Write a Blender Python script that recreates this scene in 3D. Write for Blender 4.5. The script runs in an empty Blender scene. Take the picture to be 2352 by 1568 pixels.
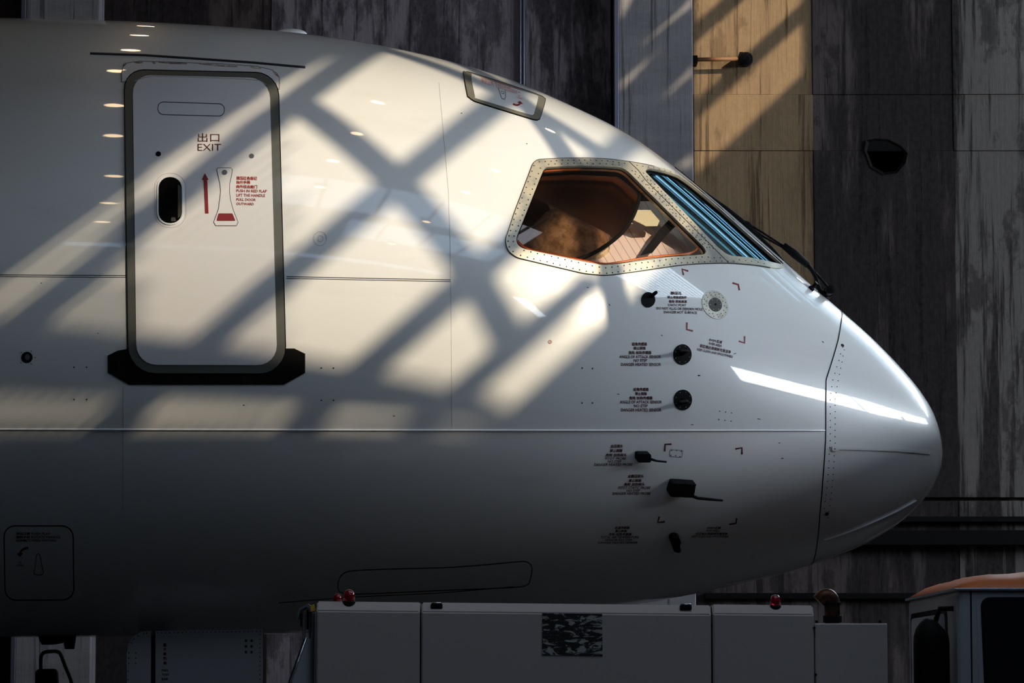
import bpy, bmesh, math, random
import numpy as np
from mathutils import Vector
from mathutils.geometry import delaunay_2d_cdt, tessellate_polygon

random.seed(7)
SC = bpy.context.scene
COL = SC.collection

# ------------------------------------------------------------------ camera
D = 18.0; CAMZ = 1.48
PHI = math.atan((3.40 - CAMZ) / D)
FPX = 410 * D / math.cos(PHI)
cam_d = bpy.data.cameras.new('camera')
cam_d.sensor_width = 36.0
cam_d.lens = FPX * 36.0 / 2352.0
cam_d.clip_end = 200
cam = bpy.data.objects.new('camera', cam_d)
cam.location = (0, -D, CAMZ)
cam.rotation_euler = (math.pi / 2 + PHI, 0, 0)
COL.objects.link(cam)
SC.camera = cam

# ------------------------------------------------------------------ world, sun, exposure
W = bpy.data.worlds.new('sky'); SC.world = W
W.use_nodes = True
W.node_tree.nodes['Background'].inputs[0].default_value = (0.42, 0.56, 0.85, 1)
W.node_tree.nodes['Background'].inputs[1].default_value = 0.6
SA, SB = 0.85, 0.60                       # towards the sun: (SA, -1, SB)
LDIR = np.array([SA, -1.0, SB])
sun_d = bpy.data.lights.new('sun', 'SUN')
sun_d.energy = 3.9
sun_d.color = (1.0, 0.84, 0.60)
sun_d.angle = math.radians(0.5)
sun = bpy.data.objects.new('sun', sun_d)
sun.rotation_euler = Vector(LDIR).to_track_quat('Z', 'Y').to_euler()
sun.location = (9, -12, 14)
COL.objects.link(sun)
SC.view_settings.view_transform = 'Standard'
SC.view_settings.look = 'None'
SC.view_settings.gamma = 1.0
SC.view_settings.use_curve_mapping = False
SC.view_settings.exposure = 0.0
STRIP_L = 20.0      # right clerestory window radiance
ROOF_Z = 9.0
BACK_Y, FRONT_Y, LEFT_X, RIGHT_X = 6.0, -21.0, -14.0, 12.0

# ------------------------------------------------------------------ pixel <-> place helpers
CAM = np.array([0, -D, CAMZ])
FWD = np.array([0, math.cos(PHI), math.sin(PHI)]); UP = np.array([0, -math.sin(PHI), math.cos(PHI)]); RT = np.array([1., 0, 0])

def ray(px, py):
    px = np.asarray(px, float)[..., None]; py = np.asarray(py, float)[..., None]
    d = FWD + RT * (px - 1176) / FPX + UP * (784 - py) / FPX
    return d / d[..., 1:2]

def Q(px, py, y):
    d = ray(px, py)
    return CAM + d * (np.asarray(y, float)[..., None] + D)

def project(p):
    p = np.asarray(p, float) - CAM; d = p @ FWD
    return np.stack([1176 + FPX * (p @ RT) / d, 784 - FPX * (p @ UP) / d], -1)

# ------------------------------------------------------------------ fuselage form (profile lines of the aircraft)
TOP = [(2163,1039),(2159,1007),(2149,966),(2129,925),(2092,874),(2047,825),(1986,764),(1933,719),(1864,660),(1809,612),(1700,515),(1619,444),(1568,402),(1500,348),(1404,285),(1327,251),(1250,214),(1174,182),(1078,152),(983,126),(906,109),(830,94),(703,76),(600,66),(400,52),(225,45),(0,40),(-300,36),(-800,34)]
BOT = [(2163,1039),(2159,1072),(2149,1105),(2129,1137),(2108,1162),(2080,1190),(2027,1227),(1965,1260),(1904,1282),(1822,1311),(1700,1340),(1605,1362),(1500,1382),(1300,1412),(1100,1432),(800,1450),(400,1460),(0,1464),(-800,1466)]
HWD = [(0,0),(34,112),(100,186),(180,252),(230,290),(300,338),(500,446),(700,530),(900,590),(1200,640),(1500,662),(1900,672),(3000,674)]
MID = [(0,1039),(100,1030),(230,1010),(450,960),(750,890),(1100,820),(1500,775),(2000,758),(3000,750)]
SS = np.linspace(0, 3.2, 2400)

def table(q, v, s):
    o = np.argsort(q); q = np.array(q)[o]; v = np.array(v)[o]
    n = len(q); h = np.diff(q); d = np.diff(v) / h
    m = np.zeros(n); m[0] = d[0]; m[-1] = d[-1]
    m[1:-1] = (h[1:] * d[:-1] + h[:-1] * d[1:]) / (h[1:] + h[:-1])
    i = np.clip(np.searchsorted(q, s) - 1, 0, n - 2); t = np.clip((s - q[i]) / h[i], 0, 1)
    r = (2*t**3-3*t**2+1)*v[i]+(t**3-2*t**2+t)*h[i]*m[i]+(-2*t**3+3*t**2)*v[i+1]+(t**3-t**2)*h[i]*m[i+1]
    k = np.arange(-100, 101); g = np.exp(-.5 * (k / 34.) ** 2); g /= g.sum()
    e = np.concatenate([2*r[0]-r[100:0:-1], r, 2*r[-1]-r[-2:-102:-1]])
    return np.convolve(e, g, 'valid')

def unp(P):
    P = np.array(P, float); q = Q(P[:, 0], P[:, 1], np.zeros(len(P)))
    return q[:, 0], q[:, 2], ray(P[:, 0], P[:, 1])[:, 2]

xt_, zt_, st_ = unp(TOP); xb_, zb_, sb_ = unp(BOT); xt_[0] = xb_[0]
XT = xt_[0]
fs = lambda x: np.sqrt(np.maximum(XT - x, 0))
mx_, mz_, _ = unp([(2163 - a, b) for a, b in MID])
ZM = table(fs(mx_), mz_, SS)
HWT = table(np.sqrt([a / 410. for a, b in HWD]), [b / 410. for a, b in HWD], SS)

def corr(x, z, s):
    m = np.interp(fs(x), SS, ZM); w = np.interp(fs(x), SS, HWT); h = np.abs(z - m)
    return m + np.sign(z - m) * np.sqrt(np.maximum(h * h - (w * s) ** 2, (h * .6) ** 2))

ZT = table(fs(xt_), corr(xt_, zt_, st_), SS); ZB = table(fs(xb_), corr(xb_, zb_, sb_), SS)
ZT[0] = ZB[0] = ZM[0]; HWT[0] = 0

def sec(x):
    s = fs(x)
    return [np.interp(s, SS, a) for a in (ZT, ZB, HWT, ZM)]

def Fi(p):
    t, b, w, m = sec(p[..., 0]); z = p[..., 2]; h = np.where(z > m, t - m, m - b)
    return ((z - m) / np.maximum(h, 1e-4)) ** 2 + (p[..., 1] / np.maximum(w, 1e-4)) ** 2 - 1

def hit(px, py):
    d = ray(px, py)
    best = np.full(d.shape[:-1], D); bf = np.full(d.shape[:-1], 1e9)
    for t in np.linspace(D - 2.2, D + .5, 60):
        v = Fi(CAM + d * t); u = v < bf; best = np.where(u, t, best); bf = np.where(u, v, bf)
    lo = np.full(d.shape[:-1], D - 2.2); hi = best
    for _ in range(36):
        mid = (lo + hi) / 2; v = Fi(CAM + d * mid[..., None]); lo = np.where(v > 0, mid, lo); hi = np.where(v > 0, hi, mid)
    return CAM + d * hi[..., None]

def nrm(p, e=3e-3):
    g = np.stack([Fi(p + np.eye(3)[i] * e) - Fi(p - np.eye(3)[i] * e) for i in range(3)], -1)
    return g / np.linalg.norm(g, axis=-1, keepdims=True)

def P(px, py, off=0.0):
    h = hit(px, py)
    return h + nrm(h) * np.asarray(off)[..., None]

def to_roof(p):
    p = np.asarray(p, float); t = (ROOF_Z - p[..., 2]) / SB
    return p + LDIR * t[..., None]

# ------------------------------------------------------------------ materials
def mat(name, col, rough=0.5, metal=0.0, coat=0.0, spec=0.5, emit=None, emit_s=0.0, bump=None, vary=None):
    m = bpy.data.materials.new(name); m.use_nodes = True
    nt = m.node_tree; b = nt.nodes['Principled BSDF']
    b.inputs['Base Color'].default_value = (*col, 1)
    b.inputs['Roughness'].default_value = rough
    b.inputs['Metallic'].default_value = metal
    b.inputs['Coat Weight'].default_value = coat
    b.inputs['Coat Roughness'].default_value = 0.03
    b.inputs['Specular IOR Level'].default_value = spec
    if emit:
        b.inputs['Emission Color'].default_value = (*emit, 1); b.inputs['Emission Strength'].default_value = emit_s
    tc = None
    if bump or vary:
        tc = nt.nodes.new('ShaderNodeTexCoord')
    if vary:                       # (second colour, scale vector, low, high)
        c2, sc, lo, hi = vary
        mp = nt.nodes.new('ShaderNodeMapping'); mp.inputs['Scale'].default_value = sc
        nz = nt.nodes.new('ShaderNodeTexNoise'); nz.inputs['Detail'].default_value = 7; nz.inputs['Roughness'].default_value = .62; nz.inputs['Scale'].default_value = 1
        mr = nt.nodes.new('ShaderNodeMapRange'); mr.inputs[1].default_value = lo; mr.inputs[2].default_value = hi
        mx = nt.nodes.new('ShaderNodeMix'); mx.data_type = 'RGBA'
        mx.inputs[6].default_value = (*col, 1); mx.inputs[7].default_value = (*c2, 1)
        L = nt.links.new
        L(tc.outputs['Object'], mp.inputs[0]); L(mp.outputs[0], nz.inputs['Vector']); L(nz.outputs[0], mr.inputs[0]); L(mr.outputs[0], mx.inputs[0]); L(mx.outputs[2], b.inputs['Base Color'])
    if bump:                       # (scale vector, strength, distance)
        sc, st, di = bump
        mp = nt.nodes.new('ShaderNodeMapping'); mp.inputs['Scale'].default_value = sc
        nz = nt.nodes.new('ShaderNodeTexNoise'); nz.inputs['Detail'].default_value = 3; nz.inputs['Scale'].default_value = 1
        bp = nt.nodes.new('ShaderNodeBump'); bp.inputs['Strength'].default_value = st; bp.inputs['Distance'].default_value = di
        L = nt.links.new
        L(tc.outputs['Object'], mp.inputs[0]); L(mp.outputs[0], nz.inputs['Vector']); L(nz.outputs[0], bp.inputs['Height']); L(bp.outputs[0], b.inputs['Normal'])
    return m

def concrete(name, light, dark, seed, streak=(2.2, 2.2, .35), lo=.42, hi=.56, fine=.35):
    m = bpy.data.materials.new(name); m.use_nodes = True
    nt = m.node_tree; b = nt.nodes['Principled BSDF']; L = nt.links.new
    b.inputs['Roughness'].default_value = .9; b.inputs['Specular IOR Level'].default_value = .12
    tc = nt.nodes.new('ShaderNodeTexCoord')
    def noise(sc, det, off):
        mp = nt.nodes.new('ShaderNodeMapping'); mp.inputs['Scale'].default_value = sc; mp.inputs['Location'].default_value = (seed * 3.7 + off, 0, seed * 1.3)
        nz = nt.nodes.new('ShaderNodeTexNoise'); nz.inputs['Scale'].default_value = 1; nz.inputs['Detail'].default_value = det; nz.inputs['Roughness'].default_value = .68
        L(tc.outputs['Object'], mp.inputs[0]); L(mp.outputs[0], nz.inputs['Vector'])
        return nz.outputs[0]
    def rng(src, a, c, d=0., e=1.):
        r = nt.nodes.new('ShaderNodeMapRange'); r.interpolation_type = 'SMOOTHSTEP'
        for i, v in enumerate((a, c, d, e)): r.inputs[i + 1].default_value = v
        L(src, r.inputs[0]); return r.outputs[0]
    def mixc(f, a, c):
        x = nt.nodes.new('ShaderNodeMix'); x.data_type = 'RGBA'; L(f, x.inputs[0])
        for s, v in ((6, a), (7, c)):
            if isinstance(v, tuple): x.inputs[s].default_value = (*v, 1)
            else: L(v, x.inputs[s])
        return x.outputs[2]
    big = noise(streak, 9, 0)
    thin = noise((16, 16, .55), 9, 5); blot = noise((3.1, 3.1, 1.5), 10, 21)
    grit = noise((30, 30, 18), 5, 9)
    c1 = mixc(rng(big, lo, hi), dark, light)
    c1 = mixc(rng(blot, .52, .60, 0, .7), c1, dark)
    c2 = mixc(rng(thin, .53, .62, 0, .85), c1, tuple(v * .4 for v in dark))
    c3 = mixc(rng(grit, .3, .7, 0, fine), c2, tuple(v * .6 for v in light))
    L(c3, b.inputs['Base Color'])
    bp = nt.nodes.new('ShaderNodeBump'); bp.inputs['Strength'].default_value = .6; bp.inputs['Distance'].default_value = .012
    add = nt.nodes.new('ShaderNodeMath'); L(big, add.inputs[0]); L(thin, add.inputs[1])
    L(add.outputs[0], bp.inputs['Height']); L(bp.outputs[0], b.inputs['Normal'])
    return m

def glass_mat(name, tint, gloss_tint, rough=.02, base=.08):
    m = bpy.data.materials.new(name); m.use_nodes = True
    nt = m.node_tree; nt.nodes.clear(); L = nt.links.new
    out = nt.nodes.new('ShaderNodeOutputMaterial'); mix = nt.nodes.new('ShaderNodeMixShader')
    tr = nt.nodes.new('ShaderNodeBsdfTransparent'); tr.inputs[0].default_value = (*tint, 1)
    gl = nt.nodes.new('ShaderNodeBsdfGlossy'); gl.inputs['Color'].default_value = (*gloss_tint, 1); gl.inputs['Roughness'].default_value = rough
    lw = nt.nodes.new('ShaderNodeFresnel'); lw.inputs['IOR'].default_value = 1.5
    ad = nt.nodes.new('ShaderNodeMath'); ad.inputs[1].default_value = base; ad.use_clamp = True
    L(lw.outputs[0], ad.inputs[0]); L(ad.outputs[0], mix.inputs[0]); L(tr.outputs[0], mix.inputs[1]); L(gl.outputs[0], mix.inputs[2]); L(mix.outputs[0], out.inputs[0])
    return m

M = {}
M['skin'] = mat('white_gloss_paint', (.80, .80, .79), .30, coat=1.0, bump=((3.5, 3.5, 6), .13, .02), vary=((.70, .70, .68), (1.2, 1.2, 5), .55, .85))
M['radome'] = mat('radome_paint', (.79, .80, .80), .26, coat=1.0, bump=((1.2, 1.2, 1.2), .05, .02))
M['door'] = mat('door_paint', (.76, .75, .76), .36, coat=.4, bump=((2, 2, 4), .10, .02))
M['band'] = mat('grey_band_paint', (.115, .118, .105), .38, coat=.1)
M['hatch_band'] = mat('hatch_band_paint', (.17, .16, .13), .4, coat=.1)
M['scuff'] = mat('black_scuff_plate', (.007, .0065, .006), .45, spec=.15, vary=((.05, .035, .022), (6, 6, 6), .58, .75))
M['groove'] = mat('dark_seam', (.035, .04, .06), .7)
M['softline'] = mat('faint_joint', (.42, .42, .42), .5)
M['red'] = mat('red_marking', (.22, .010, .012), .45)
M['redbright'] = mat('bright_red_marking', (.42, .03, .02), .45)
M['darkred'] = mat('dark_red_lettering', (.075, .006, .010), .5)
M['black'] = mat('black_metal', (.005, .005, .006), .62, spec=.10)
M['rubber'] = mat('black_rubber', (.005, .005, .005), .65, spec=.12)
M['frame'] = mat('riveted_steel_frame', (.62, .56, .43), .36, metal=.4, vary=((.36, .35, .32), (7, 7, 9), .45, .62), bump=((14, 14, 14), .12, .01))
M['rivet'] = mat('dark_rivet', (.035, .028, .022), .5, metal=.4)
M['steel'] = mat('worn_steel_plate', (.46, .44, .38), .42, metal=.6, vary=((.27, .25, .22), (16, 16, 16), .45, .65))
M['darkplate'] = mat('dark_port_plate', (.03, .028, .025), .5)
M['greydot'] = mat('grey_plug', (.11, .12, .14), .4)
M['glass_side'] = glass_mat('amber_side_glass', (.93, .88, .85), (1.0, .82, .70), .02, .05)
M['glass_front'] = glass_mat('blue_windshield_glass', (.10, .14, .17), (.65, .88, 1.0), .03, .30)
M['amber'] = mat('amber_edge_seal', (.75, .22, .05), .3, coat=.3)
M['lining'] = mat('cockpit_lining', (.035, .022, .016), .8)
M['seat'] = mat('brown_seat_cover', (.80, .66, .44), .9, vary=((.36, .26, .15), (22, 22, 22), .4, .62))
M['slat'] = mat('pale_slat', (.85, .72, .68), .5)
M['visor'] = mat('cream_visor', (.62, .60, .42), .5)
M['shade'] = glass_mat('brown_tinted_shade', (.66, .55, .48), (.5, .3, .2), .15, .0)
M['white'] = mat('white_edge', (.86, .86, .86), .25, coat=.4)
M['rust'] = mat('rust_stain', (.20, .13, .08), .9, vary=((.55, .5, .45), (30, 30, 30), .4, .6))
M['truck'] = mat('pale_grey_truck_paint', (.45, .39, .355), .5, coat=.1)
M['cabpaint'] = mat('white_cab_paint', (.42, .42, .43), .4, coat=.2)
M['orange'] = mat('orange_roof_paint', (.62, .14, .015), .45)
M['chrome'] = mat('bright_steel', (.6, .62, .66), .25, metal=.9)
M['greysteel'] = mat('grey_steel', (.16, .165, .18), .45, metal=.3)
M['yellow'] = mat('yellow_paint', (.65, .42, .03), .5)
M['beacon'] = mat('red_beacon_lens', (.35, .005, .012), .12, coat=.5)
M['beacon'].node_tree.nodes['Principled BSDF'].inputs['Transmission Weight'].default_value = .5
M['darkglass'] = mat('dark_cab_glass', (.006, .007, .009), .06, spec=.4)
M['copper'] = mat('heat_stained_pipe', (.10, .035, .015), .4, metal=.7, vary=((.01, .01, .01), (9, 9, 9), .4, .6))
M['gear'] = mat('gear_door_paint', (.40, .40, .42), .5)
M['tyre'] = mat('tyre_rubber', (.012, .012, .012), .8)
M['floor'] = mat('dark_hangar_floor', (.022, .022, .024), .6, vary=((.035, .033, .03), (.7, .7, .7), .4, .6))
M['roof'] = mat('dark_roof_sheet', (.06, .055, .05), .8)
M['roofsteel'] = mat('roof_steel', (.05, .05, .05), .7)
M['sidewall'] = mat('dark_side_wall', (.05, .05, .055), .85)
M['pale_column'] = concrete('pale_column_sheet', (.34, .325, .34), (.24, .23, .25), 3, (1.2, 1.2, 3.5), .3, .7, .1)
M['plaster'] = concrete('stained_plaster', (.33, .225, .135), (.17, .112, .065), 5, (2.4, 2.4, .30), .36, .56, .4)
M['conc_a'] = concrete('streaked_concrete', (.32, .28, .32), (.060, .052, .062), 1, (2.0, 2.0, .42), .45, .53)
M['conc_b'] = concrete('blackened_concrete', (.115, .092, .092), (.028, .022, .024), 8, (1.8, 1.8, .24), .47, .56)
M['conc_c'] = concrete('peeling_concrete', (.18, .16, .15), (.030, .026, .027), 11, (3.2, 3.2, .16), .44, .50)
M['conduit'] = mat('conduit_steel', (.22, .22, .30), .35, metal=.6)
M['pane_white'] = mat('daylight_pane', (.1, .1, .1), .4, emit=(.80, .90, 1.0), emit_s=STRIP_L)
M['gap_white'] = mat('door_gap_daylight', (.1, .1, .1), .4, emit=(.70, .86, 1.0), emit_s=4.0)
M['lamp'] = mat('lamp_glass', (.1, .1, .1), .4, emit=(1.0, .70, .40), emit_s=18)

# ------------------------------------------------------------------ object helpers
def link(name, me, m, parent=None, smooth=False):
    o = bpy.data.objects.new(name, me); COL.objects.link(o)
    if m: me.materials.append(M[m] if isinstance(m, str) else m)
    if smooth:
        me.polygons.foreach_set('use_smooth', [True] * len(me.polygons))
    if parent is not None:
        o.parent = parent
        if parent.type == 'EMPTY': o.location = -parent.location
    return o

def meshobj(name, V, Fc, m, parent=None, smooth=False):
    me = bpy.data.meshes.new(name)
    me.from_pydata([tuple(map(float, v)) for v in V], [], [tuple(map(int, f)) for f in Fc]); me.update()
    return link(name, me, m, parent, smooth)

def bmobj(name, bm, m, parent=None, smooth=False):
    me = bpy.data.meshes.new(name); bmesh.ops.recalc_face_normals(bm, faces=bm.faces)
    bm.to_mesh(me); bm.free()
    return link(name, me, m, parent, smooth)

def empty(name, loc, label, cat, group=None):
    o = bpy.data.objects.new(name, None); o.location = loc; COL.objects.link(o); o.empty_display_size = .2
    o['label'] = label; o['category'] = cat
    if group: o['group'] = group
    return o

def tag(o, label, cat=None, group=None):
    o['label'] = label
    if cat: o['category'] = cat
    if group: o['group'] = group
    return o

def struct(o):
    o['kind'] = 'structure'; return o

def box_bm(lo, hi, bev=0.0, bm=None, seg=2):
    bm2 = bmesh.new()
    r = bmesh.ops.create_cube(bm2, size=1.0)
    lo = np.array(lo, float); hi = np.array(hi, float)
    for v in bm2.verts:
        v.co = Vector(tuple((lo + hi) / 2 + np.array(v.co) * (hi - lo)))
    if bev: bmesh.ops.bevel(bm2, geom=list(bm2.edges), offset=bev, segments=seg, affect='EDGES', profile=.5)
    if bm is None: return bm2
    me = bpy.data.meshes.new('tmp'); bm2.to_mesh(me); bm2.free(); bm.from_mesh(me); bpy.data.meshes.remove(me)
    return bm

def box(name, lo, hi, m, parent=None, bev=0.0):
    return bmobj(name, box_bm(lo, hi, bev), m, parent)

def qbox(name, x0, y0, x1, y1, yn, yf, m, parent=None, bev=0.0, zmin=None):
    a = Q(x0, y0, yn); b = Q(x1, y1, yn)
    lo = (a[0], yn, b[2] if zmin is None else zmin); hi = (b[0], yf, a[2])
    return box(name, lo, hi, m, parent, bev)

def tube_bm(pts, rad, bm=None, n=10, caps=True):
    bm = bm or bmesh.new()
    pts = [Vector(tuple(map(float, p))) for p in pts]
    rad = [rad] * len(pts) if not hasattr(rad, '__len__') else rad
    rings = []; prev = None
    for i, p in enumerate(pts):
        t = (pts[min(i + 1, len(pts) - 1)] - pts[max(i - 1, 0)]).normalized()
        u = t.orthogonal().normalized() if prev is None else (prev - t * prev.dot(t)).normalized()
        prev = u; v = t.cross(u)
        rings.append([bm.verts.new(p + (u * math.cos(2 * math.pi * k / n) + v * math.sin(2 * math.pi * k / n)) * rad[i]) for k in range(n)])
    for a, b in zip(rings, rings[1:]):
        for k in range(n):
            bm.faces.new((a[k], a[(k + 1) % n], b[(k + 1) % n], b[k]))
    if caps:
        bm.faces.new(rings[0][::-1]); bm.faces.new(rings[-1])
    return bm

def tube(name, pts, rad, m, parent=None, n=10):
    return bmobj(name, tube_bm(pts, rad, None, n), m, parent, True)

def lathe_bm(c, axis, prof, n=20, bm=None):
    bm = bm or bmesh.new(); axis = Vector(axis).normalized(); u = axis.orthogonal().normalized(); v = axis.cross(u); c = Vector(tuple(map(float, c)))
    rings = [[bm.verts.new(c + axis * h + (u * math.cos(2 * math.pi * k / n) + v * math.sin(2 * math.pi * k / n)) * max(r, 1e-4)) for k in range(n)] for r, h in prof]
    for a, b in zip(rings, rings[1:]):
        for k in range(n): bm.faces.new((a[k], a[(k + 1) % n], b[(k + 1) % n], b[k]))
    bm.faces.new(rings[0][::-1]); bm.faces.new(rings[-1])
    return bm

def inpoly(pts, poly):
    pts = np.asarray(pts, float); poly = np.asarray(poly, float)
    x, y = pts[:, 0], pts[:, 1]; r = np.zeros(len(pts), bool)
    for (x1, y1), (x2, y2) in zip(poly, np.roll(poly, -1, 0)):
        if y1 == y2: continue
        c = ((y1 > y) != (y2 > y)) & (x < (x2 - x1) * (y - y1) / (y2 - y1) + x1)
        r ^= c
    return r

def resample(poly, step, closed=True):
    poly = [np.array(p, float) for p in poly]; out = []
    n = len(poly)
    for i in range(n if closed else n - 1):
        a, b = poly[i], poly[(i + 1) % n]; k = max(1, int(math.ceil(np.linalg.norm(b - a) / step)))
        out += [a + (b - a) * j / k for j in range(k)]
    if not closed: out.append(poly[-1])
    return out

def rquad(corners, radii, n=7):
    out = []; c = [np.array(p, float) for p in corners]; N = len(c)
    radii = [radii] * N if not hasattr(radii, '__len__') else radii
    for i in range(N):
        a, p, b = c[i - 1], c[i], c[(i + 1) % N]; r = radii[i]
        u = (a - p) / np.linalg.norm(a - p); v = (b - p) / np.linalg.norm(b - p)
        s = p + u * r; e = p + v * r
        k = .45
        for t in np.linspace(0, 1, n):
            c1 = s + (p - s) * .56; c2 = e + (p - e) * .56
            out.append((1-t)**3*s + 3*(1-t)**2*t*c1 + 3*(1-t)*t*t*c2 + t**3*e)
    return out

def roundpoly(poly, rmax, n=4):
    p = [np.array(q, float) for q in poly]; N = len(p)
    rr = [min(rmax, .45 * np.linalg.norm(p[i] - p[i-1]), .45 * np.linalg.norm(p[i] - p[(i+1) % N])) for i in range(N)]
    return rquad(p, rr, n)

def smooth(poly, closed=True, n=6):
    p = [np.array(q, float) for q in poly]; N = len(p); out = []
    g = (lambda i: p[i % N]) if closed else (lambda i: p[min(max(i, 0), N - 1)])
    for i in range(N if closed else N - 1):
        a, b, c, d = g(i - 1), g(i), g(i + 1), g(i + 2)
        for j in range(n):
            t = j / n
            out.append(.5 * ((2 * b) + (-a + c) * t + (2*a - 5*b + 4*c - d) * t*t + (-a + 3*b - 3*c + d) * t**3))
    if not closed: out.append(p[-1])
    return out

def ellipse(cx, cy, rx, ry, rot=0, n=28):
    c, s = math.cos(math.radians(rot)), math.sin(math.radians(rot))
    return [(cx + rx * math.cos(t) * c - ry * math.sin(t) * s, cy + rx * math.cos(t) * s + ry * math.sin(t) * c) for t in np.linspace(0, 2 * math.pi, n, endpoint=False)]

def fill2d(loops, step):
    """triangulate a pixel-space polygon (first loop outer, others holes) with inner points"""
    loops = [resample(l, step) for l in loops]
    pts = []; edges = []
    for l in loops:
        b = len(pts); pts += [tuple(p) for p in l]; edges += [(b + i, b + (i + 1) % len(l)) for i in range(len(l))]
    o = np.array(loops[0]); x0, y0 = o.min(0); x1, y1 = o.max(0)
    gx, gy = np.meshgrid(np.arange(x0 + step * .5, x1, step), np.arange(y0 + step * .5, y1, step))
    g = np.stack([gx.ravel(), gy.ravel()], -1)
    if len(g):
        k = inpoly(g, loops[0])
        for h in loops[1:]: k &= ~inpoly(g, h)
        g = g[k]
        bp = np.array(pts)
        if len(g):
            dmin = np.min(np.linalg.norm(g[:, None] - bp[None], axis=-1), 1); g = g[dmin > step * .45]
        pts += [tuple(p) for p in g]
    r = delaunay_2d_cdt([Vector(p) for p in pts], edges, [], 0, 1e-5)
    v = np.array([tuple(p) for p in r[0]]); f = np.array([tuple(t) for t in r[2] if len(t) == 3])
    c = v[f].mean(1); k = inpoly(c, loops[0])
    for h in loops[1:]: k &= ~inpoly(c, h)
    f = f[k]
    ar = (v[f[:, 1], 0] - v[f[:, 0], 0]) * (v[f[:, 2], 1] - v[f[:, 0], 1]) - (v[f[:, 2], 0] - v[f[:, 0], 0]) * (v[f[:, 1], 1] - v[f[:, 0], 1])
    f[ar < 0] = f[ar < 0][:, ::-1]
    return v, f[np.abs(ar) > .35]

def conform(v2, off):
    h = hit(v2[:, 0], v2[:, 1]); return h + nrm(h) * off

def patch(name, loops, off, m, parent, step=18, base=-.004, mirror=False):
    """sheet lying on the aircraft skin, OFF proud of it, with side walls down to BASE"""
    if not hasattr(loops[0][0], '__len__'): loops = [loops]
    v2, f = fill2d(loops, step)
    p = conform(v2, off)
    cnt = {}
    for t in f:
        for a, b in ((t[0], t[1]), (t[1], t[2]), (t[2], t[0])):
            cnt.setdefault((min(a, b), max(a, b)), []).append((a, b))
    bd = [e[0] for e in cnt.values() if len(e) == 1]
    idx = sorted({i for e in bd for i in e}); mp = {i: len(p) + k for k, i in enumerate(idx)}
    V = list(p); F_ = [tuple(t) for t in f]
    if base is not None and idx:
        V += list(conform(v2[idx], base)); k0 = len(V); V += [p[i] for i in idx]
        tp_ = {i: k0 + k for k, i in enumerate(idx)}
        F_ += [(tp_[b], tp_[a], mp[a], mp[b]) for a, b in bd]
    if mirror: V = [(q[0], -q[1], q[2]) for q in V]
    bm = bmesh.new(); vs = [bm.verts.new(tuple(map(float, q))) for q in V]
    for t in F_:
        try: bm.faces.new([vs[i] for i in t])
        except ValueError: pass
    # make the outside face away from the aircraft axis
    bm.normal_update()
    s = sum((fc.normal.y * (1 if mirror else -1) + .3 * fc.normal.z) * fc.calc_area() for fc in bm.faces if len(fc.verts) == 3)
    if s < 0: bmesh.ops.reverse_faces(bm, faces=bm.faces)
    me = bpy.data.meshes.new(name); bm.to_mesh(me); bm.free()
    o = link(name, me, m, parent)
    me.polygons.foreach_set('use_smooth', [len(pl.vertices) == 3 for pl in me.polygons])
    return o

def ribbon_loop(pl, w, closed):
    pl = [np.array(p, float) for p in pl]; N = len(pl); L = []; R = []
    for i in range(N):
        a = pl[(i - 1) % N] if closed or i else pl[0]; b = pl[(i + 1) % N] if closed or i < N - 1 else pl[-1]
        t = b - a; t = t / (np.linalg.norm(t) + 1e-9); n = np.array([-t[1], t[0]])
        L.append(pl[i] + n * w / 2); R.append(pl[i] - n * w / 2)
    return L, R

def ribbon(name, pl, w, off, m, parent, closed=False, step=14):
    pl = resample(pl, step, closed); L, R = ribbon_loop(pl, w, closed); n = len(L)
    a = conform(np.array(L), off); b = conform(np.array(R), off); a0 = conform(np.array(L), -.003); b0 = conform(np.array(R), -.003)
    V = list(a) + list(b) + list(a0) + list(b0); F_ = []
    for i in range(n if closed else n - 1):
        j = (i + 1) % n
        F_ += [(i, j, n + j, n + i), (i, 2*n + i, 2*n + j, j), (n + j, 3*n + j, 3*n + i, n + i)]
    bm = bmesh.new(); vs = [bm.verts.new(tuple(map(float, q))) for q in V]
    for t in F_: bm.faces.new([vs[i] for i in t])
    if not closed:
        for i in (0, n - 1): bm.faces.new([vs[k] for k in (i, n + i, 3*n + i, 2*n + i)])
    return bmobj(name, bm, m, parent)

def frame_at(px, py):
    h = hit(np.array(px, float), np.array(py, float)); n = nrm(h)
    u = np.array([1., 0, 0]) - n * n[0]; u /= np.linalg.norm(u); v = np.cross(n, u)
    if v[2] < 0: v = -v
    return h, n, u, v

def studs(name, pts, rpx, m, parent, off=.0, high=.0025, n=6, stuff=True):
    """small rivet heads seated on the skin, joined"""
    pts = np.array(pts, float); h = hit(pts[:, 0], pts[:, 1]); nn = nrm(h); V = []; F_ = []
    for p, q in zip(h, nn):
        u = np.array([1., 0, 0]) - q * q[0]; u /= np.linalg.norm(u); v = np.cross(q, u); b = len(V); r = rpx / 410.
        for hh, rr in ((off - .002, r), (off + high * .6, r * .95), (off + high, r * .5)):
            for k in range(n):
                a = 2 * math.pi * k / n; V.append(p + q * hh + (u * math.cos(a) + v * math.sin(a)) * rr)
        for l in range(2):
            for k in range(n): F_.append((b + l*n + k, b + l*n + (k+1) % n, b + (l+1)*n + (k+1) % n, b + (l+1)*n + k))
        F_.append(tuple(b + 2*n + k for k in range(n)))
    o = meshobj(name, V, F_, m, parent)
    if stuff: o['kind'] = 'stuff'
    return o

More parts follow.
